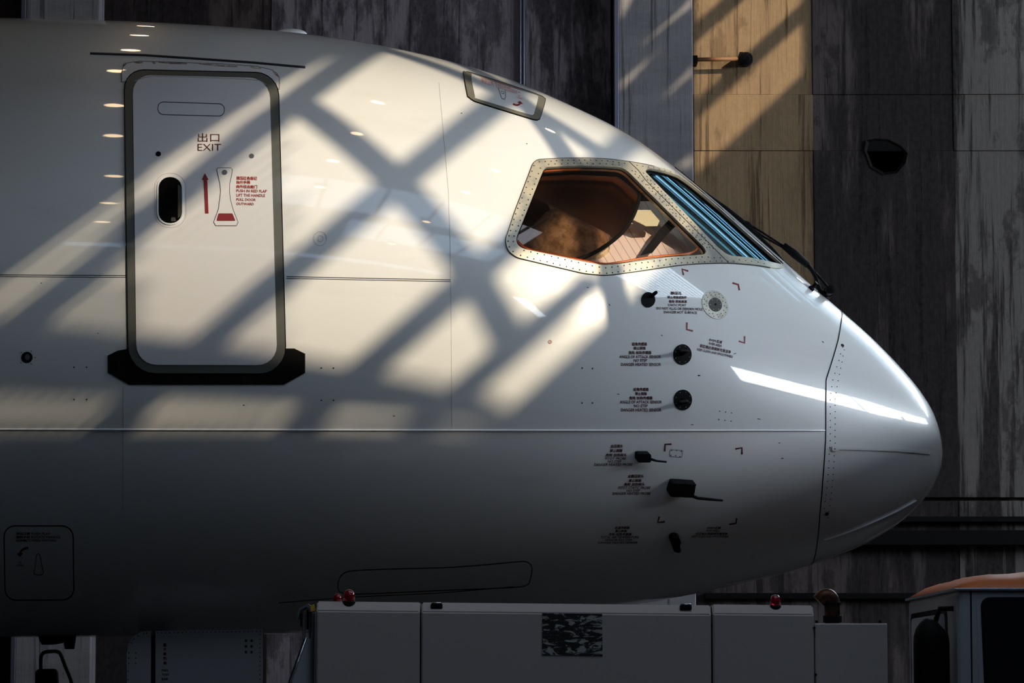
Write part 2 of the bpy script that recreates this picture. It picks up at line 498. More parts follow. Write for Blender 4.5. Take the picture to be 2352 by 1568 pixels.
def text2d(s, bold=0.0):
    c = bpy.data.curves.new('t', 'FONT'); c.body = s; c.resolution_u = 2; c.offset = bold; c.fill_mode = 'FRONT' if hasattr(c, 'fill_mode') else None
    c.dimensions = '2D'
    o = bpy.data.objects.new('t', c); COL.objects.link(o)
    dg = bpy.context.evaluated_depsgraph_get(); me = bpy.data.meshes.new_from_object(o.evaluated_get(dg))
    v = np.array([tuple(q.co)[:2] for q in me.vertices]); f = [tuple(p.vertices) for p in me.polygons]
    bpy.data.objects.remove(o); bpy.data.curves.remove(c); bpy.data.meshes.remove(me)
    return v, f

def text_uv(s, x0, y0, x1, y1, ang=0.0, shear=0.0, bold=.012):
    """lettering fitted to a box x0..x1, y0 (top)..y1 (bottom), turned by ANG degrees about its centre, in a 2-D frame with y down"""
    cjk = any(ord(c) > 0x2000 for c in s)
    v, f = text2d(s, min(bold, 0.0))
    if bold > 0:                              # heavier strokes: overlaid copies
        nv_ = len(v); e = .035 if cjk else .02
        v = np.concatenate([v + np.array(o) * e for o in ((-1, 0), (1, 0), (0, 1), (0, -1))]); f = [tuple(i + k * nv_ for i in t) for k in range(4) for t in f]
    lo, hi = v.min(0), v.max(0); v = (v - (lo + hi) / 2) / (hi - lo)
    q = np.stack([v[:, 0] * (x1 - x0) + v[:, 1] * shear * (y1 - y0), -v[:, 1] * (y1 - y0)], -1)
    a = math.radians(ang); R = np.array([[math.cos(a), math.sin(a)], [-math.sin(a), math.cos(a)]])
    return q @ R + np.array([(x0 + x1) / 2, (y0 + y1) / 2]), f

def decal(name, s, x0, y0, x1, y1, m, parent, off=.0018, ang=0.0, shear=0.0, bold=.012):
    q, f = text_uv(s, x0, y0, x1, y1, ang, shear, bold)
    return meshobj(name, conform(q, off), f, m, parent)

def textc(name, s, cx, cy, w, h, m, parent, off=.0018, ang=0.0, bold=.012):
    return decal(name, s, cx - w/2, cy - h/2, cx + w/2, cy + h/2, m, parent, off, ang, 0, bold)

# ================================================================== SETTING
box_floor = struct(box('floor', (LEFT_X, FRONT_Y, -.1), (RIGHT_X, BACK_Y + .5, 0), 'floor'))
struct(box('wall_left', (LEFT_X - .2, FRONT_Y, 0), (LEFT_X, BACK_Y + .5, ROOF_Z), 'sidewall'))

# back wall: a slab with concrete panels in front of it
wb = struct(box('wall_back', (LEFT_X, BACK_Y + .05, 0), (RIGHT_X, BACK_Y + .35, ROOF_Z), 'conc_b'))
def wx(px): return float(Q(px, 500, BACK_Y)[0])
def wz(py): return float(Q(1176, py, BACK_Y)[2])
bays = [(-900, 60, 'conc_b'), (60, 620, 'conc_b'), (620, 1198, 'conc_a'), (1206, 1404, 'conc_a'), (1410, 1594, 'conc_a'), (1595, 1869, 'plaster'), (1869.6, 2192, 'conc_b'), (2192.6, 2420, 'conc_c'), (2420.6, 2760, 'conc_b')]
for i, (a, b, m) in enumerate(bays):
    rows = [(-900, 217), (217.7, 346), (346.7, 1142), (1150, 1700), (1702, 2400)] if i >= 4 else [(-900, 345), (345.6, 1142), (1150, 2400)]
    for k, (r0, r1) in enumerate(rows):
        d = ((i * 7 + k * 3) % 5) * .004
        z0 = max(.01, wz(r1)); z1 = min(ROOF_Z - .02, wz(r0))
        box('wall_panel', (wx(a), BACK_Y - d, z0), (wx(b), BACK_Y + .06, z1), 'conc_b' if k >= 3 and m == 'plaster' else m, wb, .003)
# broken hole in the concrete
hp = Q(np.array([1985, 1990, 2010, 2040, 2070, 2085, 2080, 2060, 2030, 2000]), np.array([345, 322, 318, 320, 335, 352, 375, 398, 402, 385]), np.full(10, BACK_Y - .024))
bm = bmesh.new(); rim = [bm.verts.new(tuple(p)) for p in hp]; inn = [bm.verts.new(tuple((p - hp.mean(0)) * .86 + hp.mean(0) + np.array([0, .012, 0]))) for p in hp]
for k in range(10): bm.faces.new((rim[k], rim[(k+1) % 10], inn[(k+1) % 10], inn[k]))
bm.faces.new(inn)
bmobj('broken_hole', bm, 'rubber', wb)
# pale sheet columns
for n_, (a, b) in enumerate(((1421, 1593), (52, 224))):
    x0, x1 = (float(Q(q, 400, BACK_Y - .30)[0]) for q in (a, b))
    c = struct(box('trim_%d' % (n_ + 1), (x0, BACK_Y - .30, 0), (x1, BACK_Y - .02, ROOF_Z - .02), 'pale_column', None, .01))
    e = x0 if n_ == 0 else x0
    box('edge_angle', (e - .03, BACK_Y - .31, 0.01), (e + .004, BACK_Y - .02, ROOF_Z - .03), 'conduit', c, .003)
# horizontal ledges low on the wall, right
for n_, (y0, y1, dep) in enumerate(((1187, 1200, .10), (1219, 1254, .16), (1362, 1376, .08))):
    z1, z0 = wz(y0), wz(y1)
    x0 = wx(1612)
    struct(box('trim_%d' % (n_ + 3), (x0, BACK_Y - dep, z0), (RIGHT_X - .1, BACK_Y + .02, z1), 'black', None, .006))
# conduits on the wall
for px in (1195, 1203):
    x = wx(px) ; o = tube('conduit_pipe', [(x, BACK_Y - .05, .02), (x, BACK_Y - .05, 6.2), (x, BACK_Y - .05, ROOF_Z - .02)], .012, 'conduit')
    tag(o, 'thin steel conduit on streaked concrete wall above the hatch, %s of the pair' % ('left' if px == 1195 else 'right'), 'conduit', 'wall conduits')
# bracket rod fixed to the wall
rb = empty('wall_bracket', (wx(1650), BACK_Y - .02, wz(136)), 'rusty steel rod with a clamp fixed to the plaster wall', 'bracket')
a = Q(1596, 137, BACK_Y - .12); b = Q(1700, 135, BACK_Y - .12)
tube('rod', [a, b], .016, mat('rusty_rod', (.28, .13, .06), .6), rb)
c = Q(1713, 137, BACK_Y - .1)
bmobj('clamp', lathe_bm(c, (0, 1, 0), [(.02, -.06), (.05, -.05), (.055, 0), (.04, .03), (.04, .12)], 12), 'black', rb)
box('clamp_plate', (c[0] - .05, BACK_Y - .15, c[2] - .03), (c[0] - .02, BACK_Y - .02, c[2] + .05), 'black', rb, .004)
box('anchor', (a[0] - .02, BACK_Y - .14, a[2] - .03), (a[0] + .02, BACK_Y + .01, a[2] + .03), 'black', rb, .004)

# front wall behind the camera
struct(box('wall_front', (LEFT_X, FRONT_Y - .2, 0), (RIGHT_X, FRONT_Y, ROOF_Z), 'sidewall'))

# right wall with a long clerestory strip
WZ0, WZ1, WY0, WY1 = 5.75, 6.85, -8.6, 5.6
wr = struct(box('wall_right', (RIGHT_X, FRONT_Y, 0), (RIGHT_X + .2, BACK_Y + .3, WZ0), 'sidewall'))
box('wall_upper', (RIGHT_X, FRONT_Y, WZ1), (RIGHT_X + .2, BACK_Y + .3, ROOF_Z), 'sidewall', wr)
box('wall_end', (RIGHT_X, FRONT_Y, WZ0), (RIGHT_X + .2, WY0, WZ1), 'sidewall', wr)
w1 = struct(box('window_1', (RIGHT_X + .06, WY0, WZ0), (RIGHT_X + .1, WY1 + .7, WZ1), 'pane_white'))
for y in (-1.5, .1, 1.7, 3.3, 4.9):
    box('mullion', (RIGHT_X - .02, y, WZ0), (RIGHT_X + .06, y + .09, WZ1), 'black', w1)

# ------------------------------------------------------------------ roof with the glazed opening the sun comes through
def linefit(px):
    p = np.array(px, float); r = to_roof(hit(p[:, 0], p[:, 1]))[:, :2]; c = r.mean(0); d = np.linalg.svd(r - c)[2][0]
    return c, d, r
def cross(l1, l2):
    (c1, d1), (c2, d2) = l1[:2], l2[:2]; s = np.linalg.solve(np.stack([d1, -d2], 1), c2 - c1); return c1 + d1 * s[0]
L1 = linefit([(800, 105), (640, 212), (450, 335), (250, 450), (50, 600)])
L2 = linefit([(1478, 668), (1330, 802), (1235, 898), (1145, 980)])
L3 = linefit([(-60, 1000), (500, 1003), (1130, 1010)])
def along(l, p, ext):
    c, d, r = l; t = (to_roof(hit(np.array(p[0], float), np.array(p[1], float)))[:2] - c) @ d
    s = np.sign(t - np.median((r - c) @ d)); return c + d * (t + s * ext)
H1 = [cross(L1, L3), cross(L2, L3), along(L2, (1560, 560), 1.0), along(L1, (830, 102), .9)]
def wallpoly(pts, y):
    p = np.array(pts, float); return [q[:2] for q in to_roof(Q(p[:, 0], p[:, 1], np.full(len(p), y)))]
H2 = wallpoly([(1598, -40), (1842, -40), (1842, 182), (1700, 316), (1598, 412)], BACK_Y)
yc = BACK_Y - .30
H3 = [wallpoly(q, yc) for q in ([(1428, -20), (1470, -20), (1424, 60)], [(1566, 20), (1590, -10), (1592, 24), (1470, 118), (1462, 112)], [(1424, 190), (1525, 104), (1528, 112), (1424, 222)], [(1592, 150), (1592, 182), (1512, 246), (1508, 240)], [(1592, 352), (1592, 395), (1530, 400)])]
H4 = [wallpoly([(1406, 222), (1419, 206), (1419, 276), (1408, 300)], BACK_Y)]
holes = [H1, H2] + H3 + H4
outer = [(LEFT_X, FRONT_Y), (RIGHT_X + .2, FRONT_Y), (RIGHT_X + .2, BACK_Y + .4), (LEFT_X, BACK_Y + .4)]
loops = [[Vector((float(p[0]), float(p[1]), 0)) for p in l] for l in [outer] + holes]
flat = [p for l in loops for p in l]
tris = tessellate_polygon(loops)
nv = len(flat)
V = [(p.x, p.y, ROOF_Z) for p in flat] + [(p.x, p.y, ROOF_Z + .04) for p in flat]
Fc = [t for t in tris] + [tuple(nv + i for i in t[::-1]) for t in tris]
b0 = 0
for l in loops:
    for i in range(len(l)):
        j = (i + 1) % len(l); Fc.append((b0 + i, b0 + j, nv + b0 + j, nv + b0 + i))
    b0 += len(l)
roof = struct(meshobj('ceiling', V, Fc, 'roof'))

def roofbar(px, w, e0=.4, e1=.4, wall=None):
    if wall is None:
        c, d, r = linefit(px)
    else:
        r = np.array(wallpoly(px, wall)); c = r.mean(0); d = np.linalg.svd(r - c)[2][0]
    t = (r - c) @ d; a = c + d * (t.min() - e0); b = c + d * (t.max() + e1); n = np.array([-d[1], d[0]]) * w / 2
    q = [a + n, b + n, b - n, a - n]
    V = [(p[0], p[1], ROOF_Z - .03) for p in q] + [(p[0], p[1], ROOF_Z + .03) for p in q]
    return meshobj('skylight_bar', V, [(3, 2, 1, 0), (4, 5, 6, 7), (0, 1, 5, 4), (1, 2, 6, 5), (2, 3, 7, 6), (3, 0, 4, 7)], 'roofsteel', roof)
BW = .155
roofbar([(837,111),(760,170),(676,237),(603,298),(493,380),(400,450),(318,526),(180,640),(40,745)], BW*1.05, .9, 1.2)
roofbar([(676,237),(760,290),(830,345),(920,410),(985,490),(1040,570),(1075,640)], BW*1.05, .1, .9)
roofbar([(1150,245),(1070,295),(990,350),(920,410),(840,470),(760,530),(690,600),(600,690),(520,760),(450,815)], BW*1.05, .9, 1.0)
roofbar([(845,109),(944,130),(1002,147),(1060,169),(1102,194),(1160,214),(1179,228),(1230,256),(1327,321),(1388,360)], BW*.8, .8, .2)
roofbar([(1442,325),(1400,362),(1130,590),(1060,660),(960,745),(800,880)], BW*1.1, 1.0, .8)
roofbar([(1362,640),(1292,700),(1192,790),(1092,870),(972,975)], BW*.95, .0, .5)
roofbar([(1843, 29), (1595, 256)], .11, .3, .3, BACK_Y)
roofbar([(1683, 0), (1595, 78)], .11, .6, .3, BACK_Y)

# unseen slats added to dim the sun on the left of the opening
d1 = L1[1] if (L1[2][-1] - L1[2][0]) @ L1[1] > 0 else -L1[1]          # towards the left end of the band
nrm1 = np.array([-d1[1], d1[0]]); nrm1 = nrm1 if (H1[1] - H1[0]) @ nrm1 > 0 else -nrm1
LV1 = linefit([(650, 250), (655, 450), (657, 650), (658, 850)]); LV2 = linefit([(286, 250), (290, 450), (294, 650), (296, 850)])
depth = (H1[1] - H1[0]) @ nrm1
for i in range(int(depth / .085) + 12):
    base = L1[0] + nrm1 * i * .085
    tA, tB = ((cross((base, d1), lv) - base) @ d1 + random.uniform(-.12, .12) for lv in (LV1, LV2))
    for t0, t1, w in ((tA, tB, .018), (tB, tB + 4.5, .050)):
        a = base + d1 * t0; b = base + d1 * t1; n_ = nrm1 * w / 2
        q = [a + n_, b + n_, b - n_, a - n_]
        V = [(p[0], p[1], ROOF_Z + .05) for p in q] + [(p[0], p[1], ROOF_Z + .056) for p in q]
        meshobj('shade_slat', V, [(3, 2, 1, 0), (4, 5, 6, 7), (0, 1, 5, 4), (1, 2, 6, 5), (2, 3, 7, 6), (3, 0, 4, 7)], 'roofsteel', roof)

# blades added to fade the sun towards the lower edge of the opening
def rp_(px, py): return to_roof(hit(np.array(px, float), np.array(py, float)))[:2]
SL_, SR_, EL_, ER_ = rp_(-60, 740), rp_(1060, 925), rp_(-60, 1004), rp_(1150, 1012)
dx_ = (SR_ - SL_) / np.linalg.norm(SR_ - SL_)
NB = 16
for k in range(NB + 1):
    f_ = k / NB; a = SL_ + (EL_ - SL_) * f_ - dx_ * 1.5; b = SR_ + (ER_ - SR_) * f_ + dx_ * .2
    wa = np.linalg.norm(EL_ - SL_) / NB * f_ ** .55; wb_ = np.linalg.norm(ER_ - SR_) / NB * f_ ** .55; n_ = np.array([-dx_[1], dx_[0]]) / 2
    q = [a + n_ * wa, b + n_ * wb_, b - n_ * wb_, a - n_ * wa]
    if k == 0: continue
    V = [(p[0], p[1], ROOF_Z + .06) for p in q] + [(p[0], p[1], ROOF_Z + .066) for p in q]
    meshobj('shade_slat', V, [(3, 2, 1, 0), (4, 5, 6, 7), (0, 1, 5, 4), (1, 2, 6, 5), (2, 3, 7, 6), (3, 0, 4, 7)], 'roofsteel', roof)

# glass-fibre skylight sheets that glow with the sky, plus unseen fill sheets
def glowsheet(nm, x0, x1, y0, y1, s, col=(.62, .76, 1.0)):
    w = struct(box(nm, (x0, y0, ROOF_Z - .03), (x1, y1, ROOF_Z - .005), mat(nm + '_sheet', (.1, .1, .1), .5, emit=col, emit_s=s)))
    for x in np.arange(x0 + .6, x1, .9): box('rib', (x, y0, ROOF_Z - .06), (x + .06, y1, ROOF_Z - .031), 'roofsteel', w)
    return w
glowsheet('window_2', -3.6, 3.2, -13.4, -12.7, 2.4, (.45, .66, 1.0))
glowsheet('fill_sheet_b', -.9, 3.7, -6.9, -4.9, 2.2, (.60, .75, 1.0))  # unseen glowing sheet, added to fill the barrel from above
glowsheet('fill_sheet_a', .3, 3.7, -9.4, -7.6, 2.4, (.52, .72, 1.0))  # another added glow, lifts the light on the lower fuselage and truck

def slantsheet(nm, a, b, w, s_, ribs, col=(.70, .86, 1.0)):
    a = np.array(a, float); b = np.array(b, float); d = (b - a) / np.linalg.norm(b - a); n = np.array([-d[1], d[0]]) * w / 2
    def slab(p, q, n, z0, z1, name, m, par=None):
        c = [p + n, q + n, q - n, p - n]; V = [(k[0], k[1], z0) for k in c] + [(k[0], k[1], z1) for k in c]
        return meshobj(name, V, [(3, 2, 1, 0), (4, 5, 6, 7), (0, 1, 5, 4), (1, 2, 6, 5), (2, 3, 7, 6), (3, 0, 4, 7)], m, par)
    o = struct(slab(a, b, n, ROOF_Z - .03, ROOF_Z - .005, nm, mat(nm + '_sheet', (.1, .1, .1), .5, emit=col, emit_s=s_)))
    L_ = np.linalg.norm(b - a)
    for k in range(1, ribs):
        p = a + d * L_ * k / ribs; slab(p, p + d * .05, n * 1.02, ROOF_Z - .06, ROOF_Z - .031, 'rib', 'roofsteel', o)
    return o
slantsheet('window_3', (6.6, -14.6), (10.9, -20.7), .65, 12.0, 9)
slantsheet('window_5', (7.2, -6.0), (7.2, -2.8), 2.0, 8.0, 14)

# louvres: teal panes between dark blades, high in the back wall and on the roof slope beside it
def louvre_col(k): return [(.20, .62, .78), (.45, .78, 1.0), (.25, .40, .95), (.30, .80, .85)][k % 4]
M_L = [mat('louvre_pane_%s' % 'abcd'[k], (.1, .1, .1), .5, emit=louvre_col(k), emit_s=(.9, 3.4, 1.0, 1.4)[k]) for k in range(4)]
w4 = struct(box('window_4', (3.95, BACK_Y - .04, 7.2), (9.4, BACK_Y - .02, 8.94), 'black'))
for i, z in enumerate(np.arange(7.24, 8.9, .115)):
    if i % 5 in (3, 4): continue
    box('pane', (4.0, BACK_Y - .06, z), (9.35, BACK_Y - .041, z + (.07, .03, .05, .04)[i % 4]), M_L[(i * 3) % 4], w4)
w6 = struct(box('window_6', (3.9, 2.5, ROOF_Z - .03), (7.2, 5.9, ROOF_Z - .005), 'black'))
for i, y in enumerate(np.arange(2.55, 5.8, .20)):
    if i % 7 in (2, 3, 4): continue
    box('pane', (3.95, y, ROOF_Z - .05), (7.15, y + (.13, .05, .08, .11)[i % 4], ROOF_Z - .031), M_L[(i * 3) % 4], w6)
w7 = struct(box('window_7', (4.0, BACK_Y - .04, 5.95), (9.4, BACK_Y - .02, 6.95), 'pane_white'))
for x in np.arange(4.9, 9.3, .9): box('mullion', (x, BACK_Y - .07, 5.95), (x + .05, BACK_Y - .041, 6.95), 'black', w7)

# unseen curtain hanging from the roof, added to darken the left fuselage
sc_ = empty('shade_curtain', (-1.2, -6.0, 6.0), 'dark unseen curtain under the hangar roof, added to shade the left fuselage', 'curtain')
for k in range(12):
    y = -14.0 + k * 1.3
    box('curtain_panel', (-1.22, y, 5.95), (-1.18, y + 1.28, ROOF_Z - .01), 'roof', sc_)

# unseen stand to the right of the nose, and the crane girder above it (both added to block light)
ms = empty('shade_stand', (4.1, -3.0, 0), 'tall grey panelled stand right of the nose, unseen, added to block light', 'stand')
box('stand_panel', (3.98, -2.9, .1), (4.06, 2.4, 3.50), 'sidewall', ms, .01)
box('stand_panel', (3.98, -8.2, .1), (4.06, -2.95, 4.5), 'sidewall', ms, .01)
for y in (-8.1, -5.5, -3.0, -.2, 2.3):
    box('stand_post', (4.06, y - .04, 0), (4.16, y + .04, 3.6 if y > -2.95 else 4.5), 'roofsteel', ms, .005)
cg = empty('shade_girder', (4.1, -3.0, 5.3), 'added dark unseen crane girder under the hangar roof, right of the nose', 'blocker')
box('girder', (3.95, -12.0, 5.25), (4.25, 0.2, 5.60), 'roofsteel', cg, .01)
for y in (-11.5, -5.5, 0.0): box('hanger', (4.05, y - .05, 5.58), (4.15, y + .05, ROOF_Z - .07), 'roofsteel', cg, .005)

# ================================================================== AIRCRAFT
jet = empty('passenger_jet', (0, 0, 0), 'white passenger jet nose parked in front of a stained concrete wall', 'airplane')

WIN_HOLE = [(1251,385),(1330,382),(1394,383.6),(1426,386),(1441,394.6),(1477,431),(1615.6,569),(1621,579.6),(1615.6,585.5),(1532.7,591.3),(1426.4,606),(1386,609.8),(1341,602),(1201,572),(1187,562.6),(1185,547.7),(1243.5,401)]
FRONT_GLASS = [(1481,396),(1484,390),(1492,388),(1502,389.5),(1530,396),(1557,405),(1583,423),(1609,444),(1650,479),(1700,525),(1750,569),(1796,609),(1760,600.5),(1721.6,592.4),(1681,589),(1668,585),(1648.5,570)]
WIN_HOLE = [tuple(q) for q in roundpoly(WIN_HOLE, 9)]
FRONT_GLASS = [tuple(q) for q in roundpoly(FRONT_GLASS, 6)]
def grow(poly, k):
    p = np.array(poly, float); area = .5 * np.sum(p[:, 0] * np.roll(p[:, 1], -1) - np.roll(p[:, 0], -1) * p[:, 1]); out = []
    for i in range(len(p)):
        t = p[(i + 1) % len(p)] - p[i - 1]; t /= np.linalg.norm(t); n = np.array([t[1], -t[0]]) * (1 if area > 0 else -1); out.append(p[i] + n * k)
    return out

# radome seam as x over z
sm = hit(np.array([1934, 1931, 1925, 1912, 1897, 1896.5, 1896, 1890, 1883, 1868.]), np.array([719, 745, 780, 825, 872, 930, 1010, 1100, 1180, 1288.]))
o_ = np.argsort(sm[:, 2]); SEAM_Z, SEAM_X = sm[o_, 2], sm[o_, 0]
NTH = 320
TH = np.linspace(0, 2 * math.pi, NTH, endpoint=False)
def ring_pt(x, th):
    t, b, w, m = sec(x); s = np.sin(th)
    return np.stack([x, -w * np.cos(th), m + np.where(s > 0, t - m, m - b) * s], -1)
xs = np.full(NTH, 1.8)
for _ in range(40): xs = .5 * xs + .5 * np.interp(ring_pt(xs, TH)[:, 2], SEAM_Z, SEAM_X)
XL = -7.0; NC = 430
u = np.linspace(0, 1, NC)
X = XL + (xs[None, :] - XL) * u[:, None]
G = ring_pt(X, np.broadcast_to(TH, X.shape))
cen = (G[:-1] + G[1:]) / 2; cen = (cen + np.roll(cen, -1, 1)) / 2
c2 = cen.reshape(-1, 3).copy(); c2[:, 1] = -np.abs(c2[:, 1]); pc = project(c2)
hole = inpoly(pc, grow(WIN_HOLE, 7)) | inpoly(pc, grow(FRONT_GLASS, 6))
up_ = np.broadcast_to(np.sin(TH)[None, :] > -.2, cen.shape[:2]).reshape(-1)
hole &= up_
ii, jj = np.meshgrid(np.arange(NC - 1), np.arange(NTH), indexing='ij'); ii = ii.ravel(); jj = jj.ravel(); j2 = (jj + 1) % NTH
faces = np.stack([ii * NTH + jj, (ii + 1) * NTH + jj, (ii + 1) * NTH + j2, ii * NTH + j2], 1)
skin = meshobj('fuselage', G.reshape(-1, 3), faces[~hole], 'skin', jet, True)
# radome
NR = 70
s1 = np.linspace(1, 0, NR)
Xr = XT - (XT - (xs - .0))[None, :] * (s1[:, None] ** 2)
Gr = ring_pt(np.minimum(Xr, XT - 1e-6), np.broadcast_to(TH, Xr.shape))
ii, jj = np.meshgrid(np.arange(NR - 1), np.arange(NTH), indexing='ij'); ii = ii.ravel(); jj = jj.ravel(); j2 = (jj + 1) % NTH
fr = np.stack([ii * NTH + jj, (ii + 1) * NTH + jj, (ii + 1) * NTH + j2, ii * NTH + j2], 1)
radome = meshobj('radome', Gr.reshape(-1, 3), fr, 'radome', jet, True)
tag(radome, 'smooth rounded nose cone')
# seam groove all round
gv = []
for k, dx in ((0, -.003), (1, .003)):
    p = ring_pt(xs + dx, TH); gv.append(p + nrm(p) * .0012)
meshobj('radome_seam', np.concatenate(gv), [(k, (k + 1) % NTH, NTH + (k + 1) % NTH, NTH + k) for k in range(NTH)], 'rubber', radome)
# dark inner lining of the cockpit
cl = (G[:, :, 0] > -.15) & (G[:, :, 0] < 1.75)
GI = G - nrm(G.reshape(-1, 3)).reshape(G.shape) * .05
ii, jj = np.meshgrid(np.arange(NC - 1), np.arange(NTH), indexing='ij'); ii = ii.ravel(); jj = jj.ravel(); j2 = (jj + 1) % NTH
hole2 = (inpoly(pc, grow(WIN_HOLE, 17)) | inpoly(pc, grow(FRONT_GLASS, 12))) & up_
keep = cl[ii, jj] & cl[ii + 1, jj] & ~hole2
ff = np.stack([ii * NTH + jj, ii * NTH + j2, (ii + 1) * NTH + j2, (ii + 1) * NTH + jj], 1)[keep]
used = np.unique(ff); rm = np.full(NC * NTH, -1); rm[used] = np.arange(len(used))
lining = meshobj('cockpit_lining', GI.reshape(-1, 3)[used], rm[ff], 'lining', jet, True)
# bulkhead and cockpit floor
for nm, x in (('bulkhead', -.12), ('front_bulkhead', 1.70)):
    p = ring_pt(np.full(64, x), np.linspace(0, 2 * math.pi, 64, endpoint=False)); p = (p - p.mean(0)) * .96 + p.mean(0)
    meshobj(nm, p, [tuple(range(64))], 'lining', jet)

# ---- seams and strips on the skin
lap = np.array(resample([(-400, 984), (0, 985), (900, 987), (1500, 988), (1894, 988)], 14, False)); nl = len(lap)
lv = [conform(lap + np.array([0, dy]), o) for dy, o in ((-2.2, -.001), (-.2, .0065), (.9, .007), (1.6, -.001))]
meshobj('lap_strip', np.concatenate(lv), [(k*nl + i, (k+1)*nl + i, (k+1)*nl + i + 1, k*nl + i + 1) for k in range(3) for i in range(nl - 1)], 'white', skin)
for pl in ([(-400, 630), (0, 631), (150, 632), (291, 632.5)], [(658, 635), (850, 639), (1035, 642.5)]):
    ribbon('panel_seam', pl, 1.6, .0012, 'groove', skin); ribbon('panel_seam', [(a, b + 4) for a, b in pl], 1.4, .0012, 'groove', skin)
ribbon('panel_joint', [(1035, 642), (1034, 560), (1030, 440), (1018, 300), (1008, 190)], .9, .0008, 'softline', skin)
ribbon('panel_joint', [(283, 890), (283, 1000), (283, 1170)], .9, .0008, 'softline', skin)
ribbon('panel_joint', [(1035, 644), (1037, 800), (1038, 980)], .7, .0008, 'softline', skin)
ribbon('rain_gutter', [(207, 124), (330, 128), (450, 136), (580, 145), (701, 156)], 2.4, .008, mat('gutter_rubber', (.02, .022, .035), .5), skin)
# low blister antenna on the crown
p = Q(668, 74, 0.0)
bm = bmesh.new(); bmesh.ops.create_uvsphere(bm, u_segments=24, v_segments=12, radius=1)
for v in bm.verts: v.co = Vector((p[0] + v.co.x * .092, v.co.y * .06, p[2] - .012 + max(v.co.z, -.6) * .032))
bmobj('blister_antenna', bm, 'skin', jet, True)

# ---- passenger door
DO = rquad([(286, 163), (638, 171), (657, 857), (296, 856)], [46, 52, 62, 62])
DI = rquad([(305, 175), (619, 183), (637, 838), (314, 837)], [42, 46, 46, 46])
patch('scuff_plate', [(248,816),(270,805),(298,800),(655,800),(676,800),(701,812),(701,856),(652,883),(297,883),(248,855)], .004, 'scuff', jet, 16)
gut = patch('door_top_fairing', [(280,189),(279,170),(283,156),(292,147),(322,143),(420,146),(520,150),(590,155),(622,162),(636,171),(642,182),(641,206),(560,200),(430,195),(300,189)], .007, 'door', jet, 12)
ribbon('fairing_edge', [(280,189),(279,170),(283,156),(292,147),(322,143),(420,146),(520,150),(590,155),(622,162),(636,171),(642,182),(641,206)], 1.1, .0074, 'groove', gut, False, 6)
for a, b in (((283, 150), (288, 146)), ((305, 144), (328, 146)), ((350, 145), (357, 147)), ((365, 145), (430, 148)), ((455, 148), (545, 155)), ((575, 156), (600, 159)), ((625, 163), (640, 178)), ((641, 185), (641.5, 192))):
    ribbon('rust_stain', smooth([a, ((a[0] + b[0]) / 2, (a[1] + b[1]) / 2 + 1.5), b], False, 4), 3.2, .0078, 'rust', gut, step=5)
dpan = patch('passenger_door', DI, .010, 'door', jet, 18, base=.002)
tag(dpan, 'white cabin door with red exit lettering')
dband = patch('door_band', [DO, [np.array(q) for q in grow(DI, -3)]], .0075, 'band', jet, 12)
ribbon('door_gap', rquad([(285, 162), (639, 170), (658, 858), (295, 857)], [46, 52, 62, 62]), 2.0, .0082, 'rubber', dband, True)
ribbon('handle_recess', rquad([(363, 237), (516, 242), (515, 270), (363, 266)], 13), 1.5, .0112, 'groove', dpan, True, 8)
ribbon('door_top_joint', [(309, 190), (330, 182), (352, 178), (450, 181), (560, 185), (595, 188), (612, 198)], 1.1, .0112, 'softline', dpan)
patch('lock_plug', ellipse(364, 356, 6, 5.6), .0125, 'black', dpan, 6)
patch('lock_plug', ellipse(578, 361, 5.6, 5.2), .0125, 'greydot', dpan, 6)
dw = patch('door_window', rquad([(364, 409), (418, 409), (419, 515), (364, 515)], 25), .0125, mat('dark_cabin_window', (.004, .004, .004), .08, spec=.35), dpan, 9)
patch('window_rim', [rquad([(361, 406), (421, 406), (422, 518), (361, 518)], 28), rquad([(364.5, 409.5), (417.5, 409.5), (418.5, 514.5), (364.5, 514.5)], 25)], .0145, 'white', dw, 8, .009)
patch('blind_edge', rquad([(409, 425), (416.5, 432), (417, 496), (409, 504)], 3), .0128, mat('blind_edge', (.05, .045, .03), .6), dw, 8)
patch('sill_tab', rquad([(394, 501), (403, 501), (405, 510), (393, 510)], 1.5), .0130, mat('sill_tab', (.06, .055, .05), .5), dw, 6)
ribbon('window_joint', rquad([(355, 400), (427, 400), (428, 524), (355, 524)], 34), .8, .0106, 'softline', dpan, True, 8)
hp_ = [(498,392),(501,388),(530,388),(534,392),(532,405),(528,423),(527.5,441),(529,459),(536,484),(547,512),(543,520),(496,520),(491,512),(502,482),(505,459),(507,441),(505,423),(502,409)]
hf = patch('handle_flap', hp_, .0115, 'door', dpan, 9)
ribbon('flap_gap', hp_, 1.2, .0118, 'groove', hf, True, 6)
patch('red_flap', rquad([(502, 492), (534, 492), (541, 509), (497.5, 509)], 2.2), .0128, 'red', hf, 9)
patch('button', ellipse(516, 398.5, 6, 5.6), .0135, 'greydot', hf, 6)
patch('arrow_mark', [(471,400),(479,415),(476.3,415),(479.3,492),(471.5,492),(468,415),(464,415)], .0118, 'red', dpan, 9, .0098)
dk = .0116
decal('lettering', '出口', 454.5, 309, 504, 329, 'darkred', dpan, dk, bold=0.0)
decal('lettering', 'EXIT', 454, 333.5, 508, 349, 'darkred', dpan, dk, bold=-.004)
